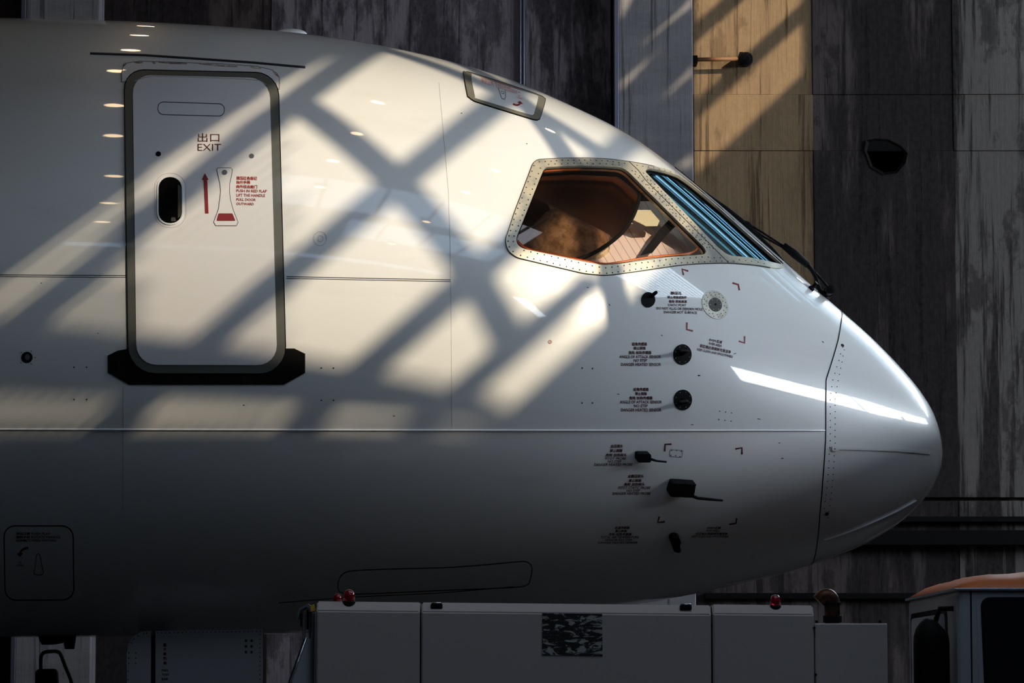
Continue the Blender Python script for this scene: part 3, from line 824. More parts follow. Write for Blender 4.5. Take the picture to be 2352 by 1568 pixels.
for s, x1, yt, yb in (('按压红色标记', 590.5, 407.5, 416), ('抬升手柄', 574.5, 417.3, 424.8), ('向外拉出舱门', 591, 427, 435), ('PUSH IN RED FLAP', 613, 437.5, 444), ('LIFT THE HANDLE', 609, 447.5, 454), ('PULL DOOR', 587.5, 457.5, 463.5), ('OUTWARD', 583, 467.3, 473.3)):
    decal('lettering', s, 543, yt, x1, yb, 'redbright', dpan, dk, ang=1.0, bold=.004)

# ---- small fittings on the forward fuselage
vent = patch('vent_port', ellipse(62, 820.5, 13, 13), .0015, 'black', skin, 8)
patch('vent_core', ellipse(63, 820, 5.5, 7), .0028, 'greydot', vent, 5)
studs('screws', [(49,809),(72,806),(81,821),(72,836),(48,833)], 1.2, 'rivet', skin)
studs('fastener_dots', [(170,843),(199,843),(170,917),(199,917),(738,845),(766,845),(738,919),(766,919),(1337,845),(1361,846),(1337,925),(1361,925),(1605,862)], 1.8, 'rivet', skin)
for x_, y_, l_, a_ in ((1743,962,7,10),(1797,1052,5,0),(1790,1017,4,0),(1607,862,4,20),(1590,975,6,-5),(1520,770,4,30),(1890,785,5,40),(1420,905,5,0),(1350,660,4,0),(1688,812,6,-20),(1400,700,5,60),(225,765,3,0),(95,650,3,20),(560,930,4,10),(905,955,5,0),(640,560,3,0),(1060,260,3,10),(1210,330,3,0)):
    c_, s_ = math.cos(math.radians(a_)) * l_ / 2, math.sin(math.radians(a_)) * l_ / 2
    ribbon('paint_chip', [(x_ - c_, y_ - s_), (x_ + c_, y_ + s_)], 1.5, .0008, 'rivet', skin, False, 4)
ribbon('round_cover', ellipse(735, 548, 15, 16), 1.0, .0008, 'softline', skin, True, 5)
ribbon('round_cover', ellipse(736, 548, 6, 7), 1.0, .0008, 'softline', skin, True, 4)
ribbon('target_mark', ellipse(1263, 785, 3.6, 3.6), 1.2, .0012, 'red', skin, True, 3)
patch('target_dot', ellipse(1263, 785, 1.3, 1.3, n=8), .0014, 'red', skin, 2)

# ---- crown escape hatch
HO = smooth([(1064,169),(1069,167.5),(1080,168),(1145,188),(1204.6,207.6),(1241,221),(1249,226),(1252,233),(1241,270),(1237,275),(1230,276.5),(1204.6,269.7),(1102.5,238),(1085.5,231.4),(1076,224),(1073,218.7)], True, 3)
HI = smooth([(1082,175),(1095.7,176.5),(1145,192.8),(1191.8,208.2),(1226.7,219),(1233,222),(1235,227),(1226.5,260),(1224,264.5),(1219,265.4),(1191.8,257.8),(1096.6,228.9),(1091.5,225.5),(1089.8,221)], True, 3)
hatch = patch('roof_hatch', HI, .006, 'skin', jet, 12); tag(hatch, 'escape hatch outlined by a grey band, red markings')
hb = patch('hatch_band', [HO, grow(HI, -1.5)], .005, 'hatch_band', jet, 9)
ribbon('hatch_gap', HO, 1.2, .0054, 'rubber', hb, True, 8)
for s, cx, cy, w_, h_ in (('应急出口', 1117.8, 184.6, 29, 3.0), ('按压口盖', 1118.2, 188.2, 29, 3.0), ('旋转手柄', 1118.6, 191.8, 29, 3.0), ('打开舱门', 1119, 195.4, 29, 3.0), ('EMERGENCY EXIT', 1165, 199.2, 63, 3.0), ('PUSH FLAP', 1154.4, 199.8, 38, 2.8), ('ROTATE HANDLE &', 1165, 206.2, 59, 2.8), ('OPEN INWARD', 1162, 209.3, 51, 2.8), ('开', 1191.5, 223.5, 5.5, 3.0), ('OPEN', 1192.3, 227.8, 14, 2.6)):
    textc('lettering', s, cx, cy, w_, h_, 'redbright', hatch, .0075, ang=17.5, bold=.0)
ribbon('flap_gap', [(1144,204),(1147,214),(1151.4,228),(1159,230.6),(1160.5,224),(1160,209)], 1.0, .0066, 'groove', hatch, False, 4)
ribbon('flap_gap', [(1149.5,211),(1157,213),(1157,217.5),(1151,216)], .7, .0066, 'groove', hatch, True, 4)
ribbon('arrow_mark', smooth([(1177.5,241),(1183,243.3),(1189,243.4),(1193.5,240.2)], False, 5), 3.4, .0075, 'red', hatch, False, 3)
patch('arrow_mark', [(1188,237.2),(1193,234.8),(1200,240.5),(1196.5,240.4),(1191.5,242.6),(1192,238.4)], .0076, 'red', hatch, 4)

# ---- cockpit window frame (riveted steel surround), glass, seals
FO = [(1226.5,368),(1257,366),(1288,364.5),(1341,364),(1394.5,366),(1443.4,372.3),(1473,377),(1510,385),(1535,391.5),(1562,403),(1588,424),(1616,447),(1655,481),(1706,527),(1758,573),(1806,617),(1780,617.5),(1740,610.5),(1685,605.5),(1649.6,605),(1600,606.5),(1554,610.4),(1510,617),(1469,623),(1405,631.7),(1384,632.7),(1341,628.5),(1188,592.3),(1177.6,586),(1167,577),(1161.5,562),(1160.6,547.7),(1165,537),(1182,486)]
FO_RAW = FO; FO = [tuple(q) for q in roundpoly(FO, 12)]
for mir in (False, True):
    fr_ = patch('window_frame', [FO, WIN_HOLE, FRONT_GLASS], .006, 'frame', jet, 10, base=-.03, mirror=mir)
    if not mir: frame_o = fr_; tag(fr_, 'riveted bare steel surround of the cockpit windows')
    g1 = patch('side_window', grow(WIN_HOLE, 5), -.012, 'glass_side', jet, 14, base=None, mirror=mir)
    g2 = patch('windshield', grow(FRONT_GLASS, 3), -.010, 'glass_front', jet, 5, base=None, mirror=mir)
    if not mir:
        ribbon('window_gasket', WIN_HOLE, 5.0, -.009, 'rubber', g1, True, 8)
        ribbon('window_gasket', FRONT_GLASS, 5.5, -.007, 'rubber', g2, True, 8)
        seal = smooth([(1189,551),(1199,562),(1220,572),(1260,581),(1341,597),(1386,604.5),(1426,600.5),(1480,591),(1532,585.5),(1575,582),(1596,576),(1606,566)], False, 5)
        ribbon('amber_seal', seal, 3.6, -.0105, 'amber', g1, False, 8)
        ribbon('amber_seal', [(1249,391),(1300,387.5),(1335,386.5)], 2.6, -.0105, mat('dark_amber_seal', (.45, .12, .02), .35), g1, False, 8)
# joints and rivets of the frame
ribbon('frame_joint', [(1443, 372), (1465, 393), (1482, 416), (1640, 573), (1672, 605)], 1.3, .0066, 'rivet', frame_o)
ribbon('frame_edge', resample(roundpoly(FO_RAW[16:] + FO_RAW[:8], 12), 6)[3:-60], 1.2, .0062, 'rivet', frame_o)
def mid(A, B, k): return [tuple(np.array(a) * (1 - k) + np.array(b) * k) for a, b in zip(A, B)]
def row(pl, sp, jit=.5):
    return [tuple(p + np.array([random.uniform(-jit, jit), random.uniform(-jit, jit)])) for p in resample_even(pl, sp)]
def resample_even(pl, sp):
    pl = [np.array(p, float) for p in pl]; d = [0]
    for a, b in zip(pl, pl[1:]): d.append(d[-1] + np.linalg.norm(b - a))
    n = max(1, int(d[-1] / sp)); s = (np.arange(n) + .5) * d[-1] / n
    return [np.array([np.interp(t, d, [p[0] for p in pl]), np.interp(t, d, [p[1] for p in pl])]) for t in s]
riv = []
riv += row([(1232,374),(1290,370),(1341,369.5),(1394,371.5),(1440,378)], 13) + row([(1252,380),(1300,377),(1341,376.5),(1394,378.5),(1428,381)], 14)
riv += row([(1228,376),(1210,425),(1187,484),(1170,534),(1166,552),(1170,570),(1182,583)], 12.5) + row([(1242,382),(1238,394),(1217,448),(1195,507),(1179,544),(1178,562)], 12.5)
riv += row([(1188,586),(1250,601),(1341,623),(1384,628.5)], 15) + row([(1195,575),(1250,586),(1341,607),(1383,616)], 16)
riv += row([(1386,629),(1405,627),(1469,618),(1554,605.5),(1640,601),(1690,602)], 13) + row([(1384,617),(1426,611),(1530,597),(1612,591),(1660,594)], 13.5)
for k, sp in ((.16, 11), (.36, 13), (.62, 12), (.84, 12)):
    a = [(1441,390),(1478,427),(1620,572)]; b = [(1478,395),(1560,480),(1652,580)]
    riv += row(mid(a, b, k), sp, 1.2)
riv += row([(1455,381),(1500,387),(1545,399)], 13)
riv += row([(1690,598),(1720,600),(1760,608)], 12)
studs('frame_rivets', riv, 1.75, 'rivet', frame_o, .006, .0016)
# centre post over the nose top between the two windshields
xs_c = np.linspace(float(Q(1545, 390, 0)[0]), float(Q(1815, 615, 0)[0]), 40); V = []
for x in xs_c:
    for th in np.linspace(math.pi/2 - .22, math.pi/2 + .22, 9):
        p = ring_pt(np.array([x]), np.array([th])); V.append((p + nrm(p) * .003)[0])
meshobj('windshield_post', V, [(i*9+k, i*9+k+1, (i+1)*9+k+1, (i+1)*9+k) for i in range(39) for k in range(8)], 'rubber', jet, True)

# ---- cockpit interior
def interior(px, py, back): # point BACK metres behind the glass along the line of sight
    h = hit(np.array(px, float), np.array(py, float)); d = ray(px, py); return h + d / np.linalg.norm(d) * back
p = interior(1300, 560, .30)
bm = bmesh.new(); bmesh.ops.create_uvsphere(bm, u_segments=32, v_segments=18, radius=1)
for v in bm.verts:
    q = v.co; r = 1 + .06 * math.sin(7 * q.x) * math.cos(5 * q.z)
    v.co = Vector((p[0] + q.x * .225 * r, p[1] + q.y * .16, p[2] - .02 + q.z * .215 * r))
sh = bmobj('pilot_seat', bm, 'seat', jet, True); tag(sh, 'brown padded pilot seat back behind the side window')
p = interior(1222, 530, .40)
bm = bmesh.new(); bmesh.ops.create_uvsphere(bm, u_segments=20, v_segments=12, radius=1)
for v in bm.verts: v.co = Vector((p[0] + v.co.x * .052, p[1] + v.co.y * .05, p[2] + v.co.z * .085))
bmobj('headset', bm, 'rubber', jet, True)
# pale slats standing in for the roof reflection in the window, one each
sl = [(1330,600),(1370,560),(1420,505),(1460,440),(1480,425)]
for k in range(15):
    t0 = k / 15; t1 = (k + .945) / 15
    a0 = np.array([1345 + 285 * t0, 612 - 0 * t0]); a1 = np.array([1345 + 285 * t1, 612])
    up = np.array([-92., -150.])
    cs = [interior(*(a0), .14), interior(*(a1), .14), interior(*(a1 + up), .42), interior(*(a0 + up), .42)]
    n_ = np.cross(cs[1] - cs[0], cs[3] - cs[0]); n_ /= np.linalg.norm(n_)
    if n_[1] > 0: n_ = -n_
    V = cs + [c - n_ * .008 for c in cs]
    meshobj('reflection_slat', V, [(0,1,2,3),(7,6,5,4),(0,4,5,1),(1,5,6,2),(2,6,7,3),(3,7,4,0)], 'slat', jet)
# brown tinted shade sheet with its curved dark rim
arc = smooth([(1481,424),(1476,452),(1462,487),(1440,520),(1405,550),(1365,574),(1325,590)], False, 5)
shade_poly = [(1200,560),(1190,548),(1246,402),(1254,390),(1330,386),(1426,390),(1440,398),(1478,430)] + [tuple(q) for q in arc[1:]]
v2, f_ = fill2d([shade_poly], 16)
meshobj('tinted_shade', conform(v2, -.05), f_, 'shade', jet, True)
rimv = conform(np.array([tuple(q) for q in arc]), -.052)
bmobj('shade_rim', tube_bm(rimv, .011), 'rubber', jet, True)
# cream sun visor and the far window post
def slab(nm, pts, b0, b1, m):
    a = [interior(x, y, b0) for x, y in pts]; b = [q + np.array([0, .02, 0]) for q in a]; n = len(a)
    return meshobj(nm, a + b, [tuple(range(n)), tuple(range(2*n-1, n-1, -1))] + [(i, n + i, n + (i+1) % n, (i+1) % n) for i in range(n)], m, jet)
slab('sun_visor', [(1422,465),(1432,463),(1466,482),(1494,482),(1515,507),(1510,519),(1484,519),(1470,512),(1445,500)], .10, .10, 'visor')
slab('far_post', [(1470,586),(1498,580),(1530,540),(1566,505),(1545,495),(1512,530)], .11, .11, 'rubber')

# ---- windscreen wiper
WY = -.22
def W3(pts, y=WY): return [Q(a, b, y) for a, b in pts]
wip = tube('wiper', W3([(1799,563),(1826,584),(1856,609)]), [.018, .024, .020], 'rubber', jet)
tag(wip, 'black windscreen wiper with twin rods')
tube('wiper_rod', W3([(1716,513),(1750,533),(1799,564)]), .006, 'black', wip)
tube('wiper_rod', W3([(1718,519),(1750,541),(1798,568)]), .006, 'black', wip)
tube('wiper_rod', W3([(1852,606),(1866,622),(1874,637),(1879,655),(1884,668),(1896,675)]), [.012]*6, 'black', wip)
tube('wiper_rod', W3([(1856,609),(1880,634),(1900,657),(1908,664)]), .007, 'black', wip)
bmobj('wiper_pivot', lathe_bm(Q(1906, 667, WY), (0, 1, 0), [(.01, -.05), (.024, -.045), (.024, .05), (.03, .055), (.03, .25)], 14), 'black', wip)
bl = tube('wiper_blade', W3([(1618,441),(1640,459),(1665,477),(1700,505),(1735,537),(1774,573),(1806,606)]), [.006, .011, .014, .016, .014, .012, .004], 'rubber', wip)
tube('blade_clip', W3([(1700,508),(1717,514),(1730,521)]), [.01, .016, .01], 'black', wip)
h, n, uu, vv = frame_at(1862, 664)
bmobj('wash_nozzle', lathe_bm(h, tuple(n), [(.018, -.01), (.018, .01), (.010, .02), (.008, .045), (.014, .05)], 12), 'black', skin)

# ---- probes and sensors
def block(nm, poly, o0, o1, m, parent, step=8):
    return patch(nm, poly, o1, m, parent, step, base=o0)
for (cx, cy, rx, ry) in ((1567, 814, 21, 23.5), (1568, 918, 21, 23.5)):
    s_ = patch('angle_sensor', ellipse(cx, cy, rx, ry), .004, 'black', jet, 7)
    tag(s_, 'black round angle sensor with a short vane, %s' % ('upper' if cy < 860 else 'lower'))
    studs('sensor_screws', ellipse(cx, cy, rx * .8, ry * .8, 20, 8), 1.3, 'greydot', s_, .004, .0012)
    dy = 0 if cy < 860 else 8
    a = P(cx - 4, cy - 5 + dy, .05); b = P(cx - 16, cy - 4 + dy, .065); c = P(cx - 25, cy - 4 + dy, .07)
    tube('vane', [P(cx, cy - 5 + dy, -.01), P(cx - 1, cy - 5 + dy, .05), a, b, c], [.018, .015, .010, .009, .007], 'black', s_, 8)
ice = patch('ice_detector', ellipse(1488.5, 688.5, 16, 17.5), .004, 'black', jet, 7)
tube('detector_post', [P(1496, 680, -.01), P(1496, 680, .06)], [.012, .009], 'black', ice, 8)
sp_ = patch('static_port', ellipse(1642, 700, 35, 27.5, 56), .003, 'steel', jet, 8); tag(sp_, 'round bare metal static port plate with small holes')
pc_ = patch('port_core', ellipse(1642.3, 700, 16.4, 14.4, 56), .005, 'darkplate', sp_, 6)
hol = []
for rr, nn, ph in ((.86, 15, 0), (.70, 13, 9)):
    hol += ellipse(1642, 700, 35 * rr, 27.5 * rr, 56, nn)
studs('port_holes', hol, 1.25, 'rubber', sp_, .003, .0008)
studs('port_screws', ellipse(1642.3, 700, 13, 11.5, 56, 6), 1.0, 'steel', pc_, .005, .0008)
patch('port_hole', ellipse(1642.3, 699.5, 2.6, 2.6, n=12), .0058, 'rubber', pc_, 3)
pt1 = block('pitot_probe', rquad([(1458.5,1035.5),(1489,1035.5),(1489,1054.5),(1458,1054.5)], 4), -.005, .05, 'black', jet)
tube('probe_tube', [P(1484, 1047, .038), P(1494, 1049.5, .042), P(1502, 1052, .042), P(1524.5, 1054, .044)], [.007, .007, .0055, .005], 'black', pt1, 8)
pt2 = block('pitot_probe', smooth([(1532,1127),(1533,1114),(1537,1103),(1543,1099),(1588,1102),(1589,1104),(1585,1126),(1578.5,1130),(1555,1128.5)], True, 3), -.005, .06, 'black', jet)
tube('probe_tube', [P(1576, 1124, .048), P(1585, 1128.5, .052), P(1595, 1132.5, .052), P(1620, 1134.5, .054), P(1651, 1137, .055)], [.009, .009, .008, .0075, .006], 'black', pt2, 8)
tag(pt1, 'small black pitot probe'); tag(pt2, 'large black pitot-static probe')
tt = block('temperature_probe', smooth([(1536,1233),(1538,1226),(1546,1222.5),(1556,1225),(1559,1232),(1557,1240),(1559,1250),(1555,1255),(1543,1251),(1541,1241)], True, 3), -.005, .045, 'black', jet)
for x0, y0 in ((1538, 1032), ):
    ribbon('access_plate', rquad([(x0 + 1, y0), (x0 + 30, y0 + 2), (x0 + 28, y0 + 18), (x0, y0 + 16)], 2), .8, .0008, 'groove', skin, True, 5)
studs('plate_screws', [(1543,1034),(1554,1034),(1565,1036),(1541,1045),(1552,1046),(1562,1048), (1653,944),(1667,946),(1680,948),(1651,963),(1665,965),(1679,967)], 1.3, 'rivet', skin)
# red corner marks round the two smooth areas
for pl in ([(1570,631.4),(1566.5,618),(1580.7,622.6)], [(1682,649.7),(1695.5,653.6),(1698,666.6)], [(1577.6,740.5),(1577.3,756.4),(1591.4,760)], [(1710,772),(1710,787.5),(1696.7,783.3)],
           [(1526.6,1036),(1527.7,1020),(1542.4,1019.5)], [(1689,1030.6),(1704,1028),(1704,1043)], [(1514,1186),(1511,1199),(1527,1197.5)], [(1692,1189.5),(1690,1201.4),(1675,1203.5)]):
    ribbon('corner_mark', pl, 3.6, .0016, 'red' if pl[0][1] < 900 else 'darkred', skin, False, 20)
TXT = [
 ('静压孔',1540,669.5,1566,677), ('禁止堵塞或损坏',1532.5,679.6,1577,686), ('危险 表面高温',1536,689,1577.6,695.5), ('STATIC PORT',1533.7,698,1575.8,703.2), ('DO NOT PLUG OR DEFORN HOLE',1507.7,706,1613.6,712), ('DANGER HOT SURFACE',1524.5,714.4,1601,720.2),
 ('迎角传感器',1451,786,1486,794), ('禁止踩踏',1455,795.6,1483,803), ('危险 加热传感器',1443.6,805.6,1496,813.5), ('ANGLE OF ATTACK SENSOR',1422.5,815.6,1518,822.4), ('NO STEP',1455,824.2,1486,830.8), ('DANGER HEATED SENSOR',1426,833.3,1518,840.2),
 ('迎角传感器',1454.6,890,1489.7,898), ('禁止踩踏',1458.6,900,1485.7,907.6), ('危险 加热传感器',1445,909.7,1498.7,917.6), ('ANGLE OF ATTACK SENSOR',1423.5,919.4,1520,926.4), ('NO STEP',1456,928.4,1487.6,935), ('DANGER HEATED SENSOR',1426,937.4,1519,944.6),
 ('全压探头',1402,1020,1431,1028), ('禁止踩踏',1400.6,1030.6,1429.6,1038), ('危险 加热探头',1391,1040.6,1439.6,1048.3), ('PITOT PROBE',1390,1049.3,1438,1055.4), ('NO STEP',1396,1056.6,1427,1062), ('DANGER HEATED PROBE',1364.5,1063.2,1453,1069.4),
 ('全静压探头',1442,1089,1478.4,1097), ('禁止踩踏',1444,1099.4,1473,1106.5), ('危险 加热探头',1433,1108,1481,1115.6), ('PITOT-STATIC PROBE',1420,1116.4,1494,1122.6), ('NO STEP',1439,1123.4,1470,1128.8), ('DANGER HEATED PROBE',1407,1129.6,1494,1135.8),
 ('总温传感器',1412,1208,1446,1214.6), ('禁止踩踏',1413,1216,1440,1221.7), ('危险 加热传感器',1398,1223,1450.7,1229.4), ('TOTAL AIR TEMPERATURE',1379,1230.2,1467,1235.8), ('SENSOR NO STEP',1389.6,1237,1452,1241.8), ('DANGER HEATED SENSOR',1373.5,1243,1464.4,1247.8),
 ('RVSM 区域',1624.7,1208.5,1655,1214.4), ('RVSM AREA',1622,1215.4,1652,1220.2), ('该区域必须保持光滑洁净',1597.5,1222.3,1670.8,1228), ('KEEP CLEAN AND SMOOTHNESS',1588.6,1229,1673.4,1233.8)]
for s, x0, y0, x1, y1 in TXT:
    decal('lettering', s, x0, y0, x1, y1, 'darkred', skin, .0016, ang=1.2 if y0 < 780 else 0, shear=0 if y0 < 1000 else .25, bold=.024 if s[0] < 'z' else .02)
for s, cx, cy, w_, h_ in (('RVSM 区域',1643.6,782.9,30,7), ('RVSM AREA',1643,791.3,30,6), ('该区域必须保持光滑洁净',1642.6,801,73,8), ('KEEP CLEAN AND SMOOTHNESS',1642,810.4,84,5.6)):
    textc('lettering', s, cx, cy, w_, h_, 'darkred', skin, .0016, ang=12, bold=.012)

# ---- radome strips and rivets
ds = ribbon('lightning_strip', [(1925,1029),(2000,1031),(2070,1034),(2135,1040)], 6.0, .006, 'radome', radome)
patch('strip_tab', rquad([(1909,1025),(1919,1025),(1927,1027),(1927,1032),(1919,1035),(1909,1035)], 1.5), .010, 'radome', radome, 6)
studs('tab_screw', [(1915, 1030)], 1.6, 'rivet', radome, .010)
ribbon('lightning_strip', smooth([(1890,1239),(1905,1236),(1960,1217),(2015,1194),(2060,1173),(2104,1149)], False, 4), 3.5, .010, 'radome', radome)
sr = [(1935,790),(1924,830),(1911,872),(1905,910),(1905,1010),(1900,1090),(1896,1130),(1888,1190)]
studs('radome_rivets', row([(a + 2, b) for a, b in sr], 15, .3) + row([(a + 13 - max(0, 860 - b) * .12, b + 6) for a, b in sr], 14, .3), 1.35, 'rivet', radome)
patch('drain_hole', ellipse(1935, 793, 4.2, 2.8, 40, 14), .0012, 'rubber', radome, 3)
patch('drain_hole', ellipse(1899, 1180, 5, 3.6, -30, 14), .0012, 'rubber', radome, 3)

# ---- lower access panels
ap = ribbon('access_panel', rquad([(9, 1207), (168, 1207), (170, 1377), (12, 1378)], 26), 2.6, .0012, 'rubber', skin, True, 10)
for s, x0, y0, x1, y1 in (('按压口盖',37,1221.5,69,1228), ('PUSH FLAP',72,1222,116,1227.6), ('旋转手柄',37,1229.6,69,1236), ('ROTATE HANDLE',72,1230,138.5,1235.4), ('打开舱门',37,1237.6,69,1243.4), ('OPEN INWARD',72,1238,130,1242.8), ('开',43,1289,50,1293.5), ('OPEN',38,1295.5,55,1299.5)):
    decal('lettering', s, x0, y0, x1, y1, 'darkred', ap, .0016, bold=.012)
ribbon('arrow_mark', smooth([(65,1257.5),(55,1260),(48,1266),(46,1271)], False, 5), 5, .0016, 'darkred', ap, False, 4)
patch('arrow_mark', [(39,1271),(46,1268),(53,1271),(46,1278)], .0016, 'darkred', ap, 6)
ribbon('flap_gap', smooth([(84,1276),(88,1271.5),(92,1276),(97,1302),(100,1314),(94,1319.5),(82,1319.5),(78,1314),(81,1300)], True, 3), 1.2, .0012, 'rubber', ap, True, 6)
ribbon('gear_bay_outline', smooth([(777,1352),(778,1332),(790,1316),(815,1310),(900,1306),(1020,1303),(1120,1296),(1195,1289),(1214,1292),(1222,1304),(1218,1330),(1206,1345),(1150,1350),(1000,1356),(850,1363),(790,1362)], True, 3), 1.8, .0012, 'rubber', skin, True, 12)
ribbon('belly_joint', [(640, 1384), (800, 1371), (1000, 1362), (1180, 1347)], 1.4, .0012, 'rubber', skin, False, 20)

# ---- nose gear: strut, wheels, two hanging doors
gx = float(Q(352, 1500, 0)[0])
tube('nose_gear', [(gx, 0, 2.0), (gx, 0, 1.2), (gx, 0, .36)], [.085, .085, .06], 'black', jet, 16)
ng = tube('axle', [(gx, -.26, .34), (gx, .26, .34)], .05, 'black', jet, 12)
for y in (-.2, .2):
    wl = bmobj('wheel', lathe_bm((gx, y - .09, .34), (0, 1, 0), [(.16, 0), (.30, .0), (.335, .03), (.34, .09), (.335, .15), (.30, .18), (.16, .18)], 28), 'tyre', jet, True)
    bmobj('hub', lathe_bm((gx, y - .095, .34), (0, 1, 0), [(.15, 0), (.16, .01), (.16, .18), (.15, .19)], 20), 'greysteel', wl)
GY = -.52
def plate(nm, poly, y, th, m, parent):
    a = [Q(p[0], p[1], y) for p in poly]; b = [q + np.array([0, th, 0]) for q in a]; n = len(a)
    return meshobj(nm, a + b, [tuple(range(n)), tuple(range(2*n-1, n-1, -1))] + [(i, n + i, n + (i+1) % n, (i+1) % n) for i in range(n)], m, parent)
g1 = plate('nose_gear_door', [(292,1700),(291,1500),(295,1478),(306,1460),(324,1451),(346,1448),(345,1700)], GY, .03, 'gear', jet); tag(g1, 'narrow landing gear door with a rounded corner')
g2 = plate('nose_gear_door', [(357,1700),(357,1448.5),(602.5,1444.5),(602.5,1700)], GY, .03, 'gear', jet); tag(g2, 'wide riveted landing gear door with tow lettering')
def dots(nm, pts, r, y, m, parent):
    bm = bmesh.new()
    for a, b in pts: lathe_bm(Q(a, b, y), (0, 1, 0), [(r * .5, -.003), (r, -.001), (r, .004)], 6, bm)
    o = bmobj(nm, bm, m, parent); o['kind'] = 'stuff'; return o
dots('door_rivets', [(362 + 9.45 * k, 1453 - .15 * k) for k in range(26)] + [(597, 1457 + 10.2 * k) for k in range(12)], .0035, GY, 'rivet', g2)
dots('door_rivets', [(337,1453),(330,1454.5),(317,1460),(308,1467),(301,1476),(295,1541),(294,1560)] + [(x, y) for x in (296, 312) for y in (1499, 1511, 1522.5)], .004, GY, 'rivet', g1)
dots('hinge_bolts', [(x, y) for x in (565, 578) for y in (1471, 1484, 1497)], .008, GY, 'rivet', g2)
def flat_text(s, x0, y0, x1, y1, y, m, parent):
    q, f = text_uv(s, x0, y0, x1, y1, bold=.02); return meshobj('lettering', Q(q[:, 0], q[:, 1], np.full(len(q), y)), f, m, parent)
for s, y0 in (('最', 1477), ('大', 1487), ('牵', 1497.5), ('引', 1508), ('角', 1518.5)): flat_text(s, 375, y0, 382.5, y0 + 7.5, GY - .002, 'darkred', g2)
for s, y0, x1 in (('MAX', 1536, 387), ('TOW', 1546, 388.5), ('BAR', 1556, 386.5)): flat_text(s, 371.5, y0, x1, y0 + 5.8, GY - .002, 'darkred', g2)
# belly antennas hanging to the left
for pl in ([(88,1466),(150,1462),(142,1476),(120,1480),(96,1480),(90,1470)], [(143,1464),(173,1464),(168,1490),(149,1490)]):
    b = plate('belly_antenna', [(x, y - (6 if y < 1468 else 0)) for x, y in pl], -.12, .05, 'black', jet)

# ================================================================== SERVICE TRUCK in front
TY = -3.6
trk = empty('service_truck', (0, -2.8, 0), 'pale boxy ground service truck with orange cab roof in front of the jet', 'truck')
zt = float(Q(1200, 1407, TY)[2])
def bodybox(nm, x0, x1, y_edge0, y_edge1, m='truck'):
    """flat-fronted cabinet whose top front edge is chamfered"""
    a0 = Q(x0, y_edge0, TY); a1 = Q(x1, y_edge1, TY); ch = .045; V = []
    for a in (a0, a1):
        x = a[0]; z = a[2]
        V += [(x, TY, .55), (x, TY, z), (x, TY + ch, z + ch * .95), (x, TY + 1.6, z + ch * .95), (x, TY + 1.6, .55)]
    bm = bmesh.new(); vs = [bm.verts.new(v) for v in V]
    for i in range(5): bm.faces.new((vs[i], vs[(i+1) % 5], vs[5 + (i+1) % 5], vs[5 + i]))
    bm.faces.new(vs[:5][::-1]); bm.faces.new(vs[5:])
    bmesh.ops.bevel(bm, geom=list(bm.edges), offset=.006, segments=2, affect='EDGES')
    return bmobj(nm, bm, m, trk)
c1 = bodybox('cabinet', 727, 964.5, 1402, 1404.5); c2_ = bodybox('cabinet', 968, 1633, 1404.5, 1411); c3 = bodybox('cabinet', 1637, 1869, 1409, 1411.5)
box('cabinet_core', tuple(Q(735, 1568, TY + .05) * np.array([1, 0, 0]) + np.array([0, TY + .05, .6])), tuple(Q(1862, 1430, TY) * np.array([1, 0, 1]) + np.array([0, TY + 1.55, 0])), 'black', trk)
# worn black sticker
sm_ = bpy.data.materials.new('worn_black_sticker'); sm_.use_nodes = True; nt = sm_.node_tree; b = nt.nodes['Principled BSDF']; b.inputs['Roughness'].default_value = .6
tc = nt.nodes.new('ShaderNodeTexCoord'); mp = nt.nodes.new('ShaderNodeMapping'); mp.inputs['Scale'].default_value = (9, 9, 26); mp.inputs['Rotation'].default_value = (0, .25, 0)
nz = nt.nodes.new('ShaderNodeTexNoise'); nz.inputs['Scale'].default_value = 1.6; nz.inputs['Detail'].default_value = 9; nz.inputs['Roughness'].default_value = .72; nz.inputs['Distortion'].default_value = .8
rp = nt.nodes.new('ShaderNodeMapRange'); rp.inputs[1].default_value = .53; rp.inputs[2].default_value = .56
mx = nt.nodes.new('ShaderNodeMix'); mx.data_type = 'RGBA'; mx.inputs[6].default_value = (.006, .006, .006, 1); mx.inputs[7].default_value = (.40, .385, .35, 1)
for a, c in ((tc.outputs['Object'], mp.inputs[0]), (mp.outputs[0], nz.inputs['Vector']), (nz.outputs[0], rp.inputs[0]), (rp.outputs[0], mx.inputs[0]), (mx.outputs[2], b.inputs['Base Color'])): nt.links.new(a, c)
st = plate('worn_sticker', [(1245.5,1407.5),(1383,1409.5),(1384,1506),(1245,1504)], TY - .003, .002, sm_, c2_); tag(st, 'worn black square sticker')
# beacons
def beacon(px, py, s, parent, y=None):
    y = TY + .05 if y is None else y
    p = Q(px, py, y); r = .030 * s
    bb = bmobj('beacon', lathe_bm(p, (0, 0, 1), [(r * 1.02, -.02), (r * 1.05, 0), (r * 1.05, .018 * s), (r * .95, .022 * s)], 18), 'black', parent)
    bmobj('beacon_lens', lathe_bm(p, (0, 0, 1), [(r * .9, .018 * s), (r * .88, .048 * s), (r * .80, .062 * s), (r * .55, .073 * s), (r * .1, .077 * s)], 18), 'beacon', bb, True)
    return bb
beacon(802, 1391, .95, c1); beacon(1781, 1401, .9, c3); beacon(775, 1392, .8, c1, TY + 1.2)
for px, py, par in ((1003, 1394, c2_), (1575, 1397, c2_)):
    p = Q(px, py, TY + .03)
    lt = box('latch', (p[0] - .026, TY + .01, p[2] - .006), (p[0] + .026, TY + .07, p[2] + .016), 'black', par, .004)
    tube('latch_pin', [(p[0] - .022, TY + .02, p[2] + .018), (p[0] + .022, TY + .02, p[2] + .018)], .004, 'chrome', lt, 8)
